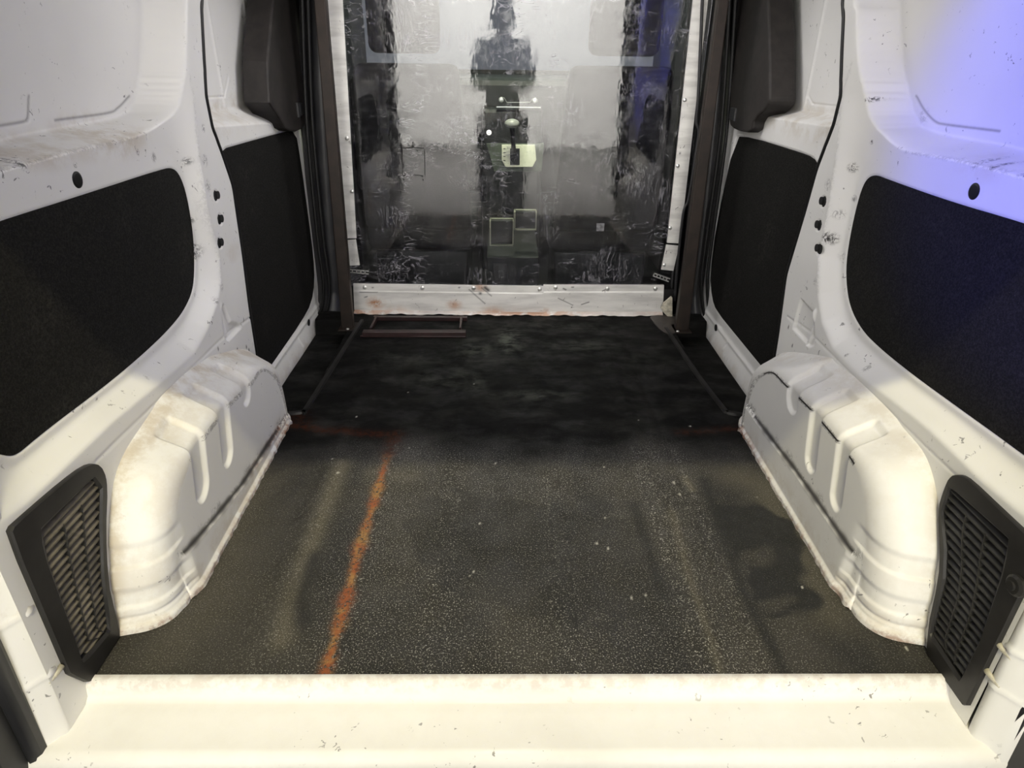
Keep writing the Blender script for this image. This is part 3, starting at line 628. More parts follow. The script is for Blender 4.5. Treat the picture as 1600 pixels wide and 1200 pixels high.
def build_door(s):
    S = DOOR[s]; Dd = .757; name = 'door_1' if s < 0 else 'door_2'
    ys = np.linspace(1.60, 2.56, 245); zz = np.concatenate([np.linspace(-.058, .68, 190), np.linspace(.6815, .80, 80), np.linspace(.804, 1.0, 40), np.linspace(1.01, 1.25, 8)])
    Y, Z = np.meshgrid(ys, zz, indexing='ij'); P = np.stack([Y, Z], -1)
    D = Dd+0*Y
    a = sdf(P, yz(S['shelf'], s*Dd)); b = sdf(P, yz(S['shelf_in'], s*.82))
    k = np.where(b <= 0, 1., np.clip(-a/(np.maximum(b, 1e-6)-a+1e-9), 0, 1))*(a < 0)
    D = D+.065*ss(k, 0, 1)
    pp = yz(S['panel'], s*Dd); dpn = sdf(P, pp)
    D = D+.004*ss(-dpn, -.004, .002)
    D = D-.020*(1-ss(Z, -.055, .03))-.004*np.exp(-((Z-.010)/.006)**2)
    L = yz(S['winl'], s*.82)
    for p, q in zip(L, L[1:]): D = D+.003*np.exp(-(seg(P, p, q)/.003)**2)
    for x0 in (2.02, 2.3): D = D-.004*np.exp(-((Y-x0)/.006)**2)*ss(Z, .74, .76)
    # front edge rolls away
    D = D+.05*ss(Y, 2.515, 2.55)
    if s < 0: hl = yz([(463, 528), (466, 542)], s*Dd)
    else: hl = yz([(1139, 535), (1136, 546)], s*Dd)
    D = D-.005*np.exp(-(seg(P, hl[0], hl[1])/.004)**2)
    ink = 0*Y; scuff = 0.15+0*Y; grime = .5*ss(Z, .68, .74)*(1-ss(Z, .76, .8))
    grime = np.maximum(grime, .5*(1-ss(Z, -.05, .0)))
    o = grid(name, np.stack([s*D, Y, Z], -1), M['white'], attrs=dict(ink=ink, scuff=scuff*0, grime=grime, rust=0*Y), flip=s > 0)
    tag(o, 'white %s sliding door with black inner panel' % ('left' if s < 0 else 'right'), kind='structure')
    pd = slab('trim_panel', smooth_poly(pp, 1), 0, s*(Dd-.002), s*(Dd+.003), M['carpet'], o, .001); pd['label'] = 'black fibreboard inner panel'
    q = smooth_poly(yz(S['latch'], s*.725), 1)
    lc = slab('latch_cover', q, 0, s*.722, s*.80, plain('brown_black_trim_%d' % s, (.022, .018, .016), .6, 0, .5, 30), o, .006); lc['label'] = 'dark plastic latch cover'
    slab('latch_grip', yz(S['grip'], s*.718), 0, s*.716, s*.724, M['greytrim'], lc, .002)
    bm = bmesh.new(); y, z = yz([S['hole']], s*(Dd-.01))[0]; add_disc(bm, (s*(Dd-.008), y, z), (-s, 0, 0), .0125, .002, 18); bm_obj('drain_plug', bm, M['dark'], o)
    # rubber seals at the front of the door opening
    bm = bmesh.new()
    pts = [(473, -60), (480, 150), (487, 250), (500, 380), (508, 440), (506, 480), (494, 502)] if s < 0 else [(1150, -60), (1137, 150), (1127, 250), (1106, 400), (1102, 450), (1106, 490), (1113, 508)]
    for off in (-3, 6):
        L = [tuple(ony((p[0]-s*off, p[1]), 2.40-.0*off)) for p in pts]; add_tube(bm, [tuple(v) for v in cr(np.array(L), 24)], .0065, 8)
    sl = bm_obj('front_seal', bm, M['rubber'], o, smooth=True)
    return o
for s in (-1, 1): build_door(s)

# ------------------------------------------------------------------ front pillars, posts
YB = 2.385
def strip_loft(bm, left, right, y0, y1, zlist, Yt):
    pass
for s in (-1, 1):
    Yt = 2.43
    if s < 0: Lp = [(474, -60), (478, 40), (480, 150), (492, 330), (500, 430), (499, 468), (497, 492)]; Rp = [(508, -60), (514, 40), (518, 150), (528, 330), (536, 430), (538, 468), (541, 496)]
    else: Lp = [(1122, -60), (1114, 40), (1110, 150), (1092, 330), (1081, 430), (1076, 468), (1073, 500)]; Rp = [(1144, -60), (1138, 40), (1134, 150), (1114, 330), (1100, 430), (1097, 468), (1100, 502)]
    A = np.array([ony(p, Yt) for p in Lp]); B = np.array([ony(p, Yt) for p in Rp]); A = cr(A, 60); B = cr(B, 60)
    rows = []
    for t in np.linspace(-.5, 1.5, 40):
        tt = min(max(t, 0), 1); p = A+(B-A)*t
        y = Yt+.03*abs(2*tt-1)**2 + (.06*max(0, abs(t-.5)-.5))
        kick = .03*(1-ss(p[:, 2], -.03, .07))
        p = p.copy(); p[:, 1] = y-kick; rows.append(p)
    V = np.stack(rows); o = grid('trim_4' if s < 0 else 'trim_5', V, M['greytrim']); tag(o, 'dark grey plastic lining of the %s front pillar' % ('left' if s < 0 else 'right'), kind='structure')
    # filler behind pillar and seals down to the step
    bm = bmesh.new(); x0, x1 = sorted((s*.60, s*.88)); add_box(bm, (x0, 2.565, -.12), (x1, 2.60, 1.26)); bm_obj('pillar_core', bm, M['dark'], o)
    # brown steel post standing in front of the partition
    if s < 0: q = [(503, 150), (521, 150), (552, 515), (534, 515)]
    else: q = [(1103, 150), (1121, 150), (1076, 515), (1056, 515)]
    Yp = 2.215; a, b, c, d = [ony(p, Yp) for p in q]
    def ext(top, bot, z): t = (z-bot[2])/(top[2]-bot[2]); return bot+(top-bot)*t
    root = empty('steel_post', tuple((ext(b, c, 0)+ext(a, d, 0))/2), 'brown painted square steel post standing just inside the %s front pillar' % ('left' if s < 0 else 'right'), 'post', 'brown steel posts')
    bm = bmesh.new(); dy = np.array([0, .032, 0])
    lo = [ext(a, d, .002), ext(b, c, .002)]; hi = [ext(a, d, 1.25), ext(b, c, 1.25)]
    add_hex(bm, [lo[0], lo[1], lo[1]+dy, lo[0]+dy], [hi[0], hi[1], hi[1]+dy, hi[0]+dy]); bm_obj('tube', bm, M['browntube'], root, .003)
    m = (lo[0]+lo[1])/2; bm = bmesh.new(); add_box(bm, (m[0]-.030, m[1]-.022, .0), (m[0]+.030, m[1]+.055, .005)); ft = bm_obj('foot_plate', bm, M['browntube'], root, .001)
    bm = bmesh.new(); add_disc(bm, (m[0]-s*.012-.008, m[1]-.014, .005), (0, 0, 1), .006, .004, 10, 1); bm_obj('bolt', bm, M['screw'], ft)
    adopt(root)
    # thin bright paint worn edge
# ------------------------------------------------------------------ partition between cargo space and cab
PART = empty('partition', (0, YB, 0), 'clear scratched plastic partition screen edged with aluminium strips at the front of the load floor', 'partition')
def plexi():
    m = bpy.data.materials.new('scratched_clear_plastic'); m.use_nodes = True; t = m.node_tree; t.nodes.clear()
    out = t.nodes.new('ShaderNodeOutputMaterial'); co = t.nodes.new('ShaderNodeTexCoord')
    def no(scale, st, det=5, dist=0., rough=.65):
        mp = t.nodes.new('ShaderNodeMapping'); mp.inputs['Scale'].default_value = st; t.links.new(co.outputs['Object'], mp.inputs[0])
        n = t.nodes.new('ShaderNodeTexNoise'); n.inputs['Scale'].default_value = scale; n.inputs['Detail'].default_value = det; n.inputs['Distortion'].default_value = dist; n.inputs['Roughness'].default_value = rough
        t.links.new(mp.outputs[0], n.inputs['Vector']); return n.outputs['Fac']
    def rp(v, a, b, lo=0., hi=1.):
        n = t.nodes.new('ShaderNodeMapRange'); n.interpolation_type = 'SMOOTHSTEP'; t.links.new(v, n.inputs[0])
        for i, x in enumerate((a, b, lo, hi)): n.inputs[i+1].default_value = x
        return n.outputs[0]
    def mx(op, a, b):
        n = t.nodes.new('ShaderNodeMath'); n.operation = op
        for i, x in enumerate((a, b)):
            if hasattr(x, 'links'): t.links.new(x, n.inputs[i])
            else: n.inputs[i].default_value = x
        return n.outputs[0]
    tr = t.nodes.new('ShaderNodeBsdfTransparent'); tr.inputs[0].default_value = (.86, .87, .88, 1)
    gl = t.nodes.new('ShaderNodeBsdfGlossy'); gl.inputs['Roughness'].default_value = .03
    fr = t.nodes.new('ShaderNodeFresnel'); fr.inputs['IOR'].default_value = 1.62
    bp = t.nodes.new('ShaderNodeBump'); bp.inputs['Strength'].default_value = .4; bp.inputs['Distance'].default_value = .0012
    t.links.new(no(9, (1, 1, .5), 4), bp.inputs['Height']); t.links.new(bp.outputs[0], gl.inputs['Normal'])
    t.links.new(rp(no(30, (1, 1, 1), 6), .4, .75, .02, .16), gl.inputs['Roughness'])
    m1 = t.nodes.new('ShaderNodeMixShader'); t.links.new(fr.outputs[0], m1.inputs[0]); t.links.new(tr.outputs[0], m1.inputs[1]); t.links.new(gl.outputs[0], m1.inputs[2])
    df = t.nodes.new('ShaderNodeBsdfDiffuse'); df.inputs[0].default_value = (.42, .41, .45, 1)
    haze = mx('MULTIPLY', rp(no(5, (1, 1, 1), 6, .6), .45, .75), .035)
    vert = mx('MULTIPLY', rp(no(40, (2.2, 1, .12), 4), .58, .74), .05)
    scr = mx('MULTIPLY', rp(no(34, (.35, 1, 2.6), 4, 2.5, .8), .64, .68), .30)
    scr2 = mx('MULTIPLY', rp(no(30, (2.2, 1, .5), 4, 3.0, .8), .65, .69), .28)
    def line_(v, wd):
        a = mx('ABSOLUTE', mx('SUBTRACT', v, .5), 0.); return rp(a, wd, wd*.25)
    cs = mx('MULTIPLY', mx('MULTIPLY', line_(no(17, (.5, 1, 1.5), 2, 1.5), .0145), rp(no(6, (1, 1, 1), 3), .50, .62)), .42)
    cs2 = mx('MULTIPLY', mx('MULTIPLY', line_(no(23, (1.8, 1, .45), 2, 1.0), .0155), rp(no(4.3, (1, 1, 1.3), 3), .52, .64)), .36)
    cs3 = mx('MULTIPLY', mx('MULTIPLY', line_(no(60, (1, 1, .8), 2, .6), .023), rp(no(7.7, (1, 1, 1), 3), .55, .67)), .25)
    cs = mx('MAXIMUM', cs, mx('MAXIMUM', cs2, cs3))
    tot = mx('MAXIMUM', cs, mx('MAXIMUM', mx('MAXIMUM', haze, vert), mx('MAXIMUM', scr, scr2))); tot = mx('ADD', tot, .003)
    m2 = t.nodes.new('ShaderNodeMixShader'); t.links.new(tot, m2.inputs[0]); t.links.new(m1.outputs[0], m2.inputs[1]); t.links.new(df.outputs[0], m2.inputs[2])
    t.links.new(m2.outputs[0], out.inputs['Surface']); return m
bm = bmesh.new(); add_box(bm, (-.612, YB+.003, .06), (.620, YB+.007, 1.245)); bm_obj('clear_sheet', bm, plexi(), PART)
def alu_strip(name, pts, y0, y1, rust=(), ink=(), parent=PART, fold=None):
    q = xz(pts, YB)                               # quad: tl, tr, br, bl
    nu_, nv_ = 90, 60
    if abs(q[0][0]-q[1][0]) < abs(q[0][1]-q[3][1]): nu_, nv_ = 30, 160
    else: nu_, nv_ = 200, 40
    U, Vv = np.meshgrid(np.linspace(0, 1, nu_), np.linspace(0, 1, nv_), indexing='ij')
    T = q[0]*(1-U)[..., None]+q[1]*U[..., None]; Bt = q[3]*(1-U)[..., None]+q[2]*U[..., None]
    P = T*(1-Vv)[..., None]+Bt*Vv[..., None]
    Yc = y0+0*U
    if fold is not None: Yc = Yc-.0009*ss(Vv, fold-.03, fold+.03)
    ru = 0*U; ik = 0*U
    for c, r, v in rust: c = xz([c], YB)[0]; ru = np.maximum(ru, v*ss(-np.linalg.norm((P-c)*np.array([.7, 1]), axis=-1), -r, 0))
    for a, b, wd in ink: a, b = xz([a, b], YB); ik = np.maximum(ik, np.exp(-(seg(P, a, b)/wd)**2))
    V = np.stack([P[..., 0], Yc, P[..., 1]], -1)
    # a thin folded sheet: front face, turned-back rim
    rim = lambda A: A+np.array([0, y1-y0, 0])
    V = np.concatenate([rim(V[:1]), V, rim(V[-1:])], 0); ru = np.pad(ru, ((1, 1), (0, 0)), 'edge'); ik = np.pad(ik, ((1, 1), (0, 0)), 'edge')
    V = np.concatenate([rim(V[:, :1]), V, rim(V[:, -1:])], 1); ru = np.pad(ru, ((0, 0), (1, 1)), 'edge'); ik = np.pad(ik, ((0, 0), (1, 1)), 'edge')
    o = grid(name, V, M['alum'], parent, dict(rust=ru, ink=np.clip(ik, 0, 1)), flip=True)
    for p in o.data.polygons: p.use_smooth = False
    return o
def rivet(px, parent, r=.0066, Y=YB-.004):
    x, _, z = ony(px, Y); bm = bmesh.new(); add_disc(bm, (x, Y, z), (0, -1, 0), r, .0035, 14, 1); return bm_obj('rivet', bm, M['screw'], parent, smooth=True)
s1 = alu_strip('edge_strip', [(508, -60), (532, -60), (557, 372), (541, 372)], YB-.003, YB+.003, ink=[((546, 222), (548, 223), .003), ((520, 156), (524, 156), .002)])
for p in ((542, 216), (550, 299)): rivet(p, s1)
s2 = alu_strip('edge_strip', [(541, 375), (556, 374), (562, 414), (543, 415)], YB-.002, YB+.003)
s3 = alu_strip('edge_strip', [(1089, -60), (1113, -60), (1062, 380), (1042, 379)], YB-.003, YB+.003, ink=[((1062, 239), (1062, 240), .003)])
for p in ((1070, 156), (1059, 259), (1047, 356)): rivet(p, s3)
s4 = alu_strip('edge_strip', [(1041, 382), (1061, 384), (1052, 423), (1033, 421)], YB-.002, YB+.003)
rivet((1038, 414), s4)
b1 = alu_strip('bottom_rail', [(552, 443), (849, 447), (850, 488), (554, 484)], YB-.003, YB+.003, fold=.27,
     rust=[((587, 473), .035, 1.), ((710, 476), .03, .7), ((752, 448), .03, .7), ((770, 492), .05, .8), ((620, 490), .05, .5), ((850, 492), .03, .8)],
     ink=[((733, 452), (758, 474), .0016), ((752, 449), (768, 462), .0016), ((758, 449), (763, 453), .006), ((750, 458), (751, 458), .005), ((582, 449), (583, 449), .0025), ((717, 449), (718, 449), .0025), ((562, 456), (590, 456), .0012), ((570, 464), (574, 463), .002)])
for p in ((570, 449), (660, 450), (740, 450), (843, 452)): rivet(p, b1, .0078)
b2 = alu_strip('bottom_rail', [(849, 445), (1037, 445), (1035, 486), (849, 486)], YB-.006, YB+.003, fold=.25,
     rust=[((852, 489), .03, .8), ((880, 492), .03, .5)], ink=[((872, 465), (895, 476), .0014), ((908, 475), (920, 471), .0018), ((880, 450), (884, 452), .0025), ((893, 448), (896, 448), .002), ((941, 454), (947, 451), .002)])
for p in ((868, 449), (949, 451), (1024, 451)): rivet(p, b2, .0078, YB-.007)
# rusty lower lip of the rail, turned towards the load floor
for nm_, pts, par_ in (('rail_lip', [(554, 484), (849, 488), (849, 494), (720, 493), (553, 489)], b1), ('rail_lip', [(849, 486), (1035, 486), (1034, 491), (1000, 493), (925, 492), (849, 495)], b2)):
    q = xz(pts, YB-.004); n_ = len(q)
    V0 = np.array([[q[0][0]+(q[1][0]-q[0][0])*t, YB-.004, q[0][1]+(q[1][1]-q[0][1])*t] for t in np.linspace(0, 1, 120)])
    V1 = V0.copy(); V1[:, 1] -= .022; lowz = .0035+.0022*np.sin(V1[:, 0]*40)+.0015*np.sin(V1[:, 0]*131); V1[:, 2] = lowz
    V2 = V1.copy(); V2[:, 1] += .001; V2[:, 2] -= .002
    V = np.stack([V0, (V0+V1)/2, V1, V2]); rr_ = np.zeros(V.shape[:2])+.45+.3*np.sin(V[..., 0]*9+1); grid(nm_, V, M['alum'], par_, dict(rust=rr_, ink=0*rr_))
# floor cross member under the rail
bm = bmesh.new(); add_box(bm, (-.612, YB-.001, -.055), (.62, YB+.012, .10)); bm_obj('lower_panel', bm, M['dark'], PART)
# perforated fixing straps
for a, b in (((543, 423), (576, 426)), ((1021, 429), (1046, 438))):
    A, B = ony(a, YB-.006), ony(b, YB-.006); bm = bmesh.new(); L = np.linalg.norm(B-A); dr = (B-A)/L; up = np.array([-dr[2], 0, dr[0]])*.0078; n_ = 5
    th = np.array([0, .0015, 0])
    for i in range(n_):      # ladder of bridges round the holes
        c0 = A+dr*L*(i/n_); c1 = A+dr*L*((i+.28)/n_)
        add_hex(bm, [c0-up, c1-up, c1+up, c0+up], [c0-up+th, c1-up+th, c1+up+th, c0+up+th])
    for sg in (-1, 1):
        add_hex(bm, [A+up*sg, B+up*sg, B+up*sg*.45, A+up*sg*.45], [A+up*sg+th, B+up*sg+th, B+up*sg*.45+th, A+up*sg*.45+th])
    bm_obj('perforated_strap', bm, M['screw'], PART)
# screw with washer and the cut-out outline left on the sheet
x, _, z = ony((764, 207), YB+.002); bm = bmesh.new(); add_disc(bm, (x, YB+.002, z), (0, -1, 0), .0085, .0025, 20); add_disc(bm, (x, YB-.001, z), (0, -1, 0), .0045, .003, 12, 1); bm_obj('washer_screw', bm, M['screw'], PART)
bm = bmesh.new()
def ln(a, b, wd=.0011):
    A, B = ony(a, YB+.0015), ony(b, YB+.0015); add_tube(bm, [tuple(A), tuple(B)], wd, 6)
for a, b in (((628, 232), (642, 231)), ((642, 231), (645, 227)), ((645, 227), (648, 231)), ((648, 231), (662, 232)), ((628, 232), (629, 274)), ((663, 235), (664, 275)), ((630, 276), (634, 272)), ((646, 274), (656, 274)), ((656, 274), (660, 277))): ln(a, b)
for p in ((645, 223), (645, 230), (632, 274), (631, 280), (660, 275), (661, 281), (652, 235)):
    x, _, z = ony(p, YB+.002); add_disc(bm, (x, YB+.002, z), (0, -1, 0), .0028, .0014, 8)
bm_obj('cutout_outline', bm, M['dark'], PART)
x, _, z = ony((938, 355), YB+.002); bm = bmesh.new(); add_box(bm, (x-.014, YB+.001, z-.014), (x+.014, YB+.0028, z+.014)); bm_obj('sticker', bm, plain('worn_sticker', (.20, .20, .21), .7, 0, .7, 120), PART)
adopt(PART)

# cream bracket at the right end of the rail, seal edge, floor mat corner
q = xz([(1032, 480), (1036, 472), (1048, 462), (1050, 464), (1050, 493), (1047, 498), (1041, 492), (1036, 487)], 2.36)
o = slab('corner_bracket', q, 1, 2.352, 2.358, M['cream'], None, .001); tag(o, 'small chipped cream metal bracket at the right end of the aluminium bottom rail', 'bracket')
bm = bmesh.new(); pts = [ony(p, 2.375) for p in [(1100, -60), (1095, 60), (1091, 150), (1088, 190), (1092, 205), (1088, 235), (1076, 310), (1070, 324), (1066, 345), (1058, 420), (1054, 470)]]
add_tube(bm, [tuple(p) for p in cr(np.array(pts), 40)], .005, 8); o = bm_obj('seal_strip', bm, M['greytrim'], None, smooth=True); tag(o, 'dark grey bent rubber seal strip running down beside the right aluminium strip', 'seal')
mc = xy([(1012, 492), (1060, 492), (1062, 515), (1048, 524), (1032, 516), (1022, 505)], .004)
V = []
pl = smooth_poly(mc, 2)
bm = bmesh.new(); add_hex(bm, [(p[0], p[1], .001) for p in pl], [(p[0], p[1], .005) for p in pl]); o = bm_obj('mat_corner', bm, plain('worn_grey_mat', (.05, .042, .036), .5, 0, .5, 20), None, .001)
tag(o, 'worn brownish grey corner piece of floor mat by the right post', 'mat')

# maroon steel frame lying on the floor against the rail
FR = empty('floor_frame', (-.36, 2.27, 0), 'dark maroon steel frame lying on the floor in front of the left part of the rail', 'metal frame')
def bar(name, a, b, wd, h0, h1, m=M['maroon']):
    A, B = onz(a, h1), onz(b, h1); d = (B-A); d[2] = 0; d /= np.linalg.norm(d); n = np.array([-d[1], d[0], 0])*wd
    lo = [A-n, B-n, B+n, A+n]; bm = bmesh.new(); add_hex(bm, [(p[0], p[1], h0) for p in lo], [(p[0], p[1], h1) for p in lo]); return bm_obj(name, bm, m, FR, .001)
bar('cross_bar', (567, 517), (728, 517), .014, .001, .020)
bar('cross_bar', (584, 494), (730, 495), .008, .001, .016)
bar('side_bar', (588, 494), (579, 512), .004, .001, .018)
bar('side_bar', (721, 494), (719, 512), .004, .001, .018)
bar('front_lip', (563, 524), (728, 525), .004, .0005, .006)
adopt(FR)

# ------------------------------------------------------------------ cab seen through the partition
bm = bmesh.new(); add_box(bm, (-.80, 2.46, -.16), (.80, 4.0, -.12)); cf = bm_obj('cab_floor', bm, M['cabblack'], FLOOR)
for s in (-1, 1):
    x0, x1 = sorted((s*.78, s*.80)); bm = bmesh.new(); add_box(bm, (x0, 2.55, -.12), (x1, 4.0, 1.25)); o = bm_obj('wall_cab_left' if s < 0 else 'wall_cab_right', bm, M['cabblack'], None); tag(o, 'dark cab side beyond the partition', kind='structure')
bm = bmesh.new(); add_box(bm, (-.80, 3.98, -.12), (.80, 4.0, .80)); o = bm_obj('wall_cab_front', bm, M['cabblack'], None); tag(o, 'dark bulkhead at the front of the cab', kind='structure')
for s in (-1, 1):
    R0 = empty('cab_seat', (s*.36, 2.62, -.12), 'dark fabric %s front seat seen from behind through the partition' % ('left' if s < 0 else 'right'), 'seat', 'cab seats')
    cx = s*.37
    def rbox(name, lo, hi, m, bev): bm = bmesh.new(); add_box(bm, lo, hi); return bm_obj(name, bm, m, R0, bev, True, 4)
    bm = bmesh.new()
    add_hex(bm, [(cx-.21, 2.60, .26), (cx+.21, 2.60, .26), (cx+.21, 2.72, .26), (cx-.21, 2.72, .26)], [(cx-.18, 2.47, .86), (cx+.18, 2.47, .86), (cx+.18, 2.56, .86), (cx-.18, 2.56, .86)])
    bm_obj('seat_back', bm, M['seat'], R0, .03, True, 4)
    rbox('headrest', (cx-.12, 2.46, .89), (cx+.12, 2.54, 1.08), M['seat'], .03)
    rbox('cushion', (cx-.22, 2.66, .16), (cx+.22, 3.12, .28), M['seat'], .04)
    rbox('seat_base', (cx-.19, 2.68, -.119), (cx+.19, 3.05, .16), M['cabblack'], .01)
    adopt(R0)
CN = empty('centre_console', (0.01, 2.75, -.12), 'black centre console with cup holder tray between the cab seats', 'console')
def cbox(name, lo, hi, m, par=CN, bev=.004): bm = bmesh.new(); add_box(bm, lo, hi); return bm_obj(name, bm, m, par, bev)
cbox('body', (-.10, 2.56, -.119), (.11, 3.05, .17), M['cabblack'])
edge = plain('lit_rim', (.30, .30, .22), .4)  # light catching the tray rims, put into their colour
def tray(name, px, Y, rimw=.004):
    q = xz(px, Y); x0, x1 = q[:, 0].min(), q[:, 0].max(); z0, z1 = q[:, 1].min(), q[:, 1].max()
    bm = bmesh.new()
    add_box(bm, (x0, Y-.01, z0), (x1, Y+.01, z0+rimw)); add_box(bm, (x0, Y-.01, z0), (x0+rimw*1.6, Y+.05, z1)); add_box(bm, (x1-rimw, Y-.01, z0), (x1, Y+.05, z1)); add_box(bm, (x0, Y+.03, z1-rimw), (x1, Y+.05, z1))
    o = bm_obj(name, bm, edge, CN); bm = bmesh.new(); add_box(bm, (x0+.002, Y+.012, z0+.002), (x1-.002, Y+.028, z1-.004)); bm_obj('tray_insert', bm, M['cabblack'], o)
tray('cup_tray', [(803, 331), (838, 331), (838, 359), (803, 359)], 2.62)
tray('lower_tray', [(765, 345), (800, 345), (802, 383), (765, 383)], 2.56, .003)
q = xz([(771, 412), (794, 440)], 2.552); bm = bmesh.new(); add_box(bm, (q[0][0], 2.548, q[1][1]), (q[1][0], 2.556, q[0][1])); sp = bm_obj('socket_plate', bm, M['greytrim'], CN, .002)
bm = bmesh.new(); add_disc(bm, ((q[0][0]+q[1][0])/2, 2.548, (q[0][1]*.55+q[1][1]*.45)), (0, -1, 0), .010, .003, 18, 1); bm_obj('socket', bm, M['cabblack'], sp)
adopt(CN)
DB = empty('dashboard', (0, 3.4, -.12), 'dark dashboard with a pale selector plate and lever beyond the partition', 'dashboard')
cbox('dash_body', (-.77, 3.42, .25), (.77, 3.97, .78), M['cabblack'], DB, .03)
cbox('centre_stack', (-.14, 3.30, -.119), (.15, 3.46, .66), M['cabblack'], DB, .02)
pale = plain('pale_selector_plate', (.80, .80, .62), .35)
YD = 3.285
def plate(name, px, Y, m, par, th=.006, bev=.002):
    q = xz(px, Y); return slab(name, q, 1, Y, Y+th, m, par, bev)
pb = plate('selector_surround', [(760, 224), (850, 224), (846, 268), (772, 268)], YD+.012, plain('olive_surround', (.09, .11, .08), .5, 0, .4, 14), DB, .02)
sp = plate('selector_plate', [(784, 226), (836, 226), (838, 250), (832, 261), (790, 261), (784, 250)], YD, pale, DB)
plate('lever_slot', [(797, 232), (812, 232), (812, 258), (797, 258)], YD-.002, M['cabblack'], sp, .003)
bm = bmesh.new()
for i in range(4):
    for pz in ((786.5+.0, 232+i*6.0),):
        a = ony((pz[0], pz[1]), YD-.002); add_box(bm, (a[0], YD-.0025, a[2]-.003), (a[0]+.010, YD, a[2]))
bm_obj('selector_marks', bm, M['dark'], sp)
lv = ony((803, 240), YD-.01); kn = ony((800, 193), YD-.10)
bm = bmesh.new(); add_tube(bm, [tuple(lv), tuple((lv+kn)/2), tuple(kn)], [.012, .010, .012], 10); lo_ = bm_obj('lever', bm, M['cabblack'], DB, smooth=True)
bm = bmesh.new(); bmesh.ops.create_uvsphere(bm, u_segments=20, v_segments=12, radius=1, matrix=Matrix.Translation(Vector(kn)) @ Matrix.Diagonal((.034, .022, .020, 1))); bm_obj('knob', bm, plain('grey_knob', (.30, .30, .28), .3), lo_, smooth=True)
bm = bmesh.new(); A, B = ony((776, 167), YD), ony((845, 168), YD); add_box(bm, (A[0], YD-.004, A[2]-.002), (B[0], YD+.01, A[2]+.002)); bm_obj('chrome_strip', bm, M['screw'], DB)
bm = bmesh.new(); pts = [ony(p, YD) for p in [(783, 152), (788, 153), (792, 160), (828, 160), (833, 154), (838, 155)]]; add_tube(bm, [tuple(p) for p in pts], .002, 6); bm_obj('trim_line', bm, M['screw'], DB)
for p in ((783, 156), (836, 157)):
    c = ony(p, YD-.004); bm = bmesh.new(); add_disc(bm, tuple(c), (0, -1, 0), .012, .008, 16, 1); bm_obj('button', bm, M['screw'], DB)
adopt(DB)

# ------------------------------------------------------------------ the bay behind the van (mirrored in the partition)
bm = bmesh.new(); add_box(bm, (-6, -6.4, -.60), (6, 5.5, -.52)); o = bm_obj('floor_bay', bm, plain('bay_concrete', (.20, .195, .185), .7, 0, .25, 4, .4), None); tag(o, 'concrete ground behind the van', kind='structure')
bm = bmesh.new(); add_box(bm, (-6, -6.5, -.52), (6, -6.4, 3.2)); o = bm_obj('wall_bay', bm, plain('bay_wall', (.80, .79, .76), .8, 0, .1, 3), None); tag(o, 'pale wall of the bay behind the van', kind='structure')

# the person taking the picture, standing behind the rear opening
PY = -.46
PS = empty('person', (-.04, PY, -.52), 'person in dark jacket and trousers holding a phone, mirrored dark in the partition', 'person')
def skin(name, verts, edges, radii, m, root_i=0, sub=2):
    me = bpy.data.meshes.new(name); me.from_pydata(verts, edges, []); o = bpy.data.objects.new(name, me); COL.objects.link(o); me.materials.append(m); o.parent = PS
    sk = o.modifiers.new('s', 'SKIN'); sk.use_smooth_shade = True
    for i, r in enumerate(radii):
        v = me.skin_vertices[0].data[i]; v.radius = r if isinstance(r, tuple) else (r, r); v.use_root = (i == root_i)
    sb = o.modifiers.new('sb', 'SUBSURF'); sb.levels = sub; sb.render_levels = sub; return o
gz = -.52; X0 = -.04
J = dict(pel=(X0, PY, gz+.95), waist=(X0, PY, gz+1.10), chest=(X0, PY+.01, gz+1.32), neckb=(X0, PY+.01, gz+1.47), neck=(X0, PY+.02, gz+1.53), head=(X0, PY+.04, gz+1.61), crown=(X0, PY+.03, gz+1.70))
V_ = [J['pel'], J['waist'], J['chest'], J['neckb'], J['neck'], J['head'], J['crown']]; E_ = [(0, 1), (1, 2), (2, 3), (3, 4), (4, 5), (5, 6)]; Rr = [(.12, .11), (.11, .10), (.135, .11), (.07, .06), (.05, .05), (.078, .095), (.055, .07)]
for sg in (-1, 1):
    b = len(V_)
    V_ += [(X0+sg*.09, PY, gz+.88), (X0+sg*.095, PY+.01, gz+.50), (X0+sg*.095, PY-.01, gz+.10), (X0+sg*.10, PY+.02, gz+.04), (X0+sg*.115, PY+.14, gz+.025)]
    E_ += [(0, b), (b, b+1), (b+1, b+2), (b+2, b+3), (b+3, b+4)]; Rr += [.085, .060, .042, .042, .03]
    b = len(V_)
    V_ += [(X0+sg*.16, PY+.01, gz+1.42), (X0+sg*.17, PY+.08, gz+1.17), (X0+sg*.10, PY+.30, gz+1.33), (X0+sg*.085, PY+.335, gz+1.36)]
    E_ += [(2, b), (b, b+1), (b+1, b+2), (b+2, b+3)]; Rr += [.055, .046, .030, (.016, .034)]
skinm = plain('skin_tone', (.45, .28, .20), .5); cloth = plain('dark_jacket_cloth', (.010, .010, .012), .9, 0, .3, 40, .2); den = plain('dark_trouser_cloth', (.008, .008, .011), .9, 0, .3, 60, .2)
body = skin('body', V_, E_, Rr, skinm)
skin('trousers', [V_[0]]+V_[7:10]+V_[16:19], [(0, 1), (1, 2), (2, 3), (0, 4), (4, 5), (5, 6)], [(.155, .125), .108, .098, .094, .108, .098, .094], den)
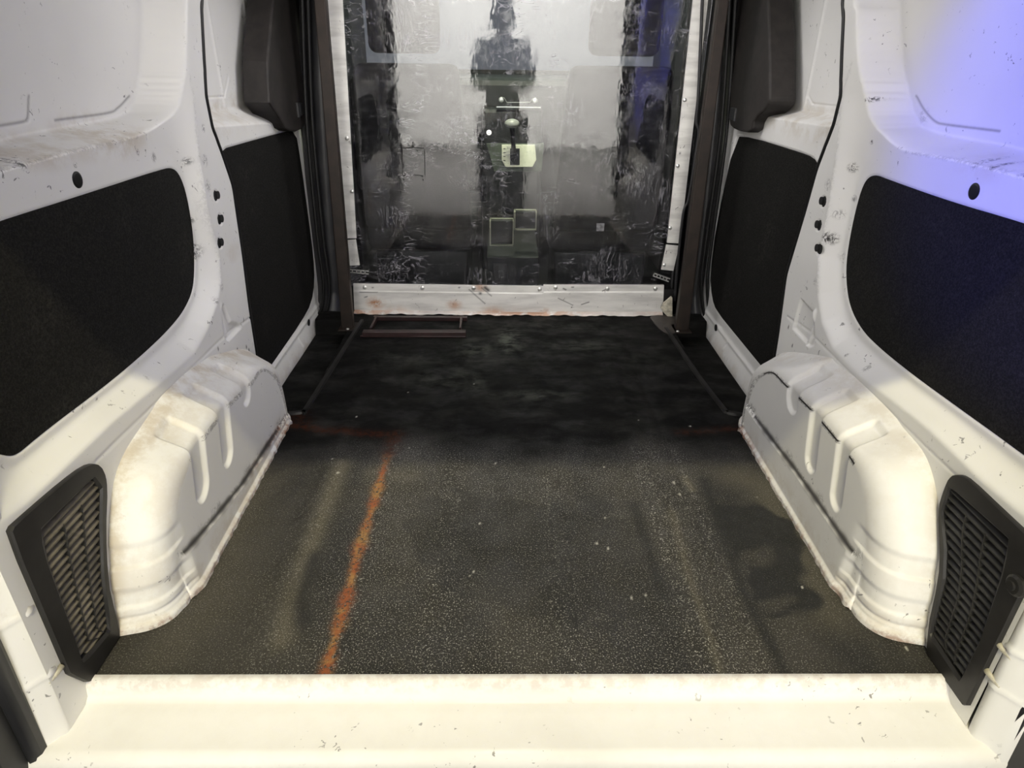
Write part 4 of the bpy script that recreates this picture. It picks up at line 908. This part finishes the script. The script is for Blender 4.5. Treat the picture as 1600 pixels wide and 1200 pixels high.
skin('jacket', [J['pel'], J['waist'], J['chest'], J['neckb'], V_[12], V_[13], tuple(np.array(V_[14])*.85+np.array(V_[13])*.15), V_[21], V_[22], tuple(np.array(V_[23])*.85+np.array(V_[22])*.15)],
     [(0, 1), (1, 2), (2, 3), (2, 4), (4, 5), (5, 6), (2, 7), (7, 8), (8, 9)], [(.14, .13), (.135, .12), (.155, .13), (.085, .075), .072, .062, .043, .072, .062, .043], cloth)
skin('hair', [(X0, PY+.01, gz+1.66), (X0, PY+.02, gz+1.725), (X0, PY-.02, gz+1.60)], [(0, 1), (0, 2)], [(.082, .09), (.05, .06), (.05, .05)], plain('dark_hair', (.015, .012, .01), .7))
# fingers round the phone, nose and ears
fing = skinm
for sg in (-1, 1):
    hx = X0+sg*.085; hy = PY+.345; hz = gz+1.365
    for k, ln_ in enumerate((.062, .070, .066, .052)):
        z = hz+.030-k*.019
        skin('finger', [(hx, hy, z), (hx-sg*.004, hy+ln_*.55, z+.004), (hx-sg*.014, hy+ln_*.95, z+.006)], [(0, 1), (1, 2)], [.0088, .008, .0066], fing, sub=1)
    skin('thumb', [(hx-sg*.005, hy, hz+.012), (hx-sg*.018, hy+.028, hz+.030), (hx-sg*.026, hy+.050, hz+.036)], [(0, 1), (1, 2)], [.0105, .0095, .008], fing, sub=1)
for vv, r in (([(X0, PY+.125, gz+1.63), (X0, PY+.143, gz+1.605)], [.009, .012]), ([(X0-.080, PY+.04, gz+1.63), (X0-.085, PY+.035, gz+1.60)], [.012, .010]), ([(X0+.080, PY+.04, gz+1.63), (X0+.085, PY+.035, gz+1.60)], [.012, .010])):
    skin('face_part', vv, [(0, 1)], r, skinm, sub=1)
for o in list(COL.objects):
    if o.parent is PS: o.matrix_parent_inverse = Matrix.Translation(-Vector(PS.location))
bm = bmesh.new(); add_box(bm, (-.080, -.0045, -.039), (.080, .0045, .039)); ph = bm_obj('phone', bm, plain('phone_black', (.01, .01, .012), .25), None, .003)
ph.location = tuple(CAM-_f*.014); ph.rotation_euler = (-PITCH, 0, -YAW); tag(ph, 'black phone held level in both hands behind the rear opening', 'phone')
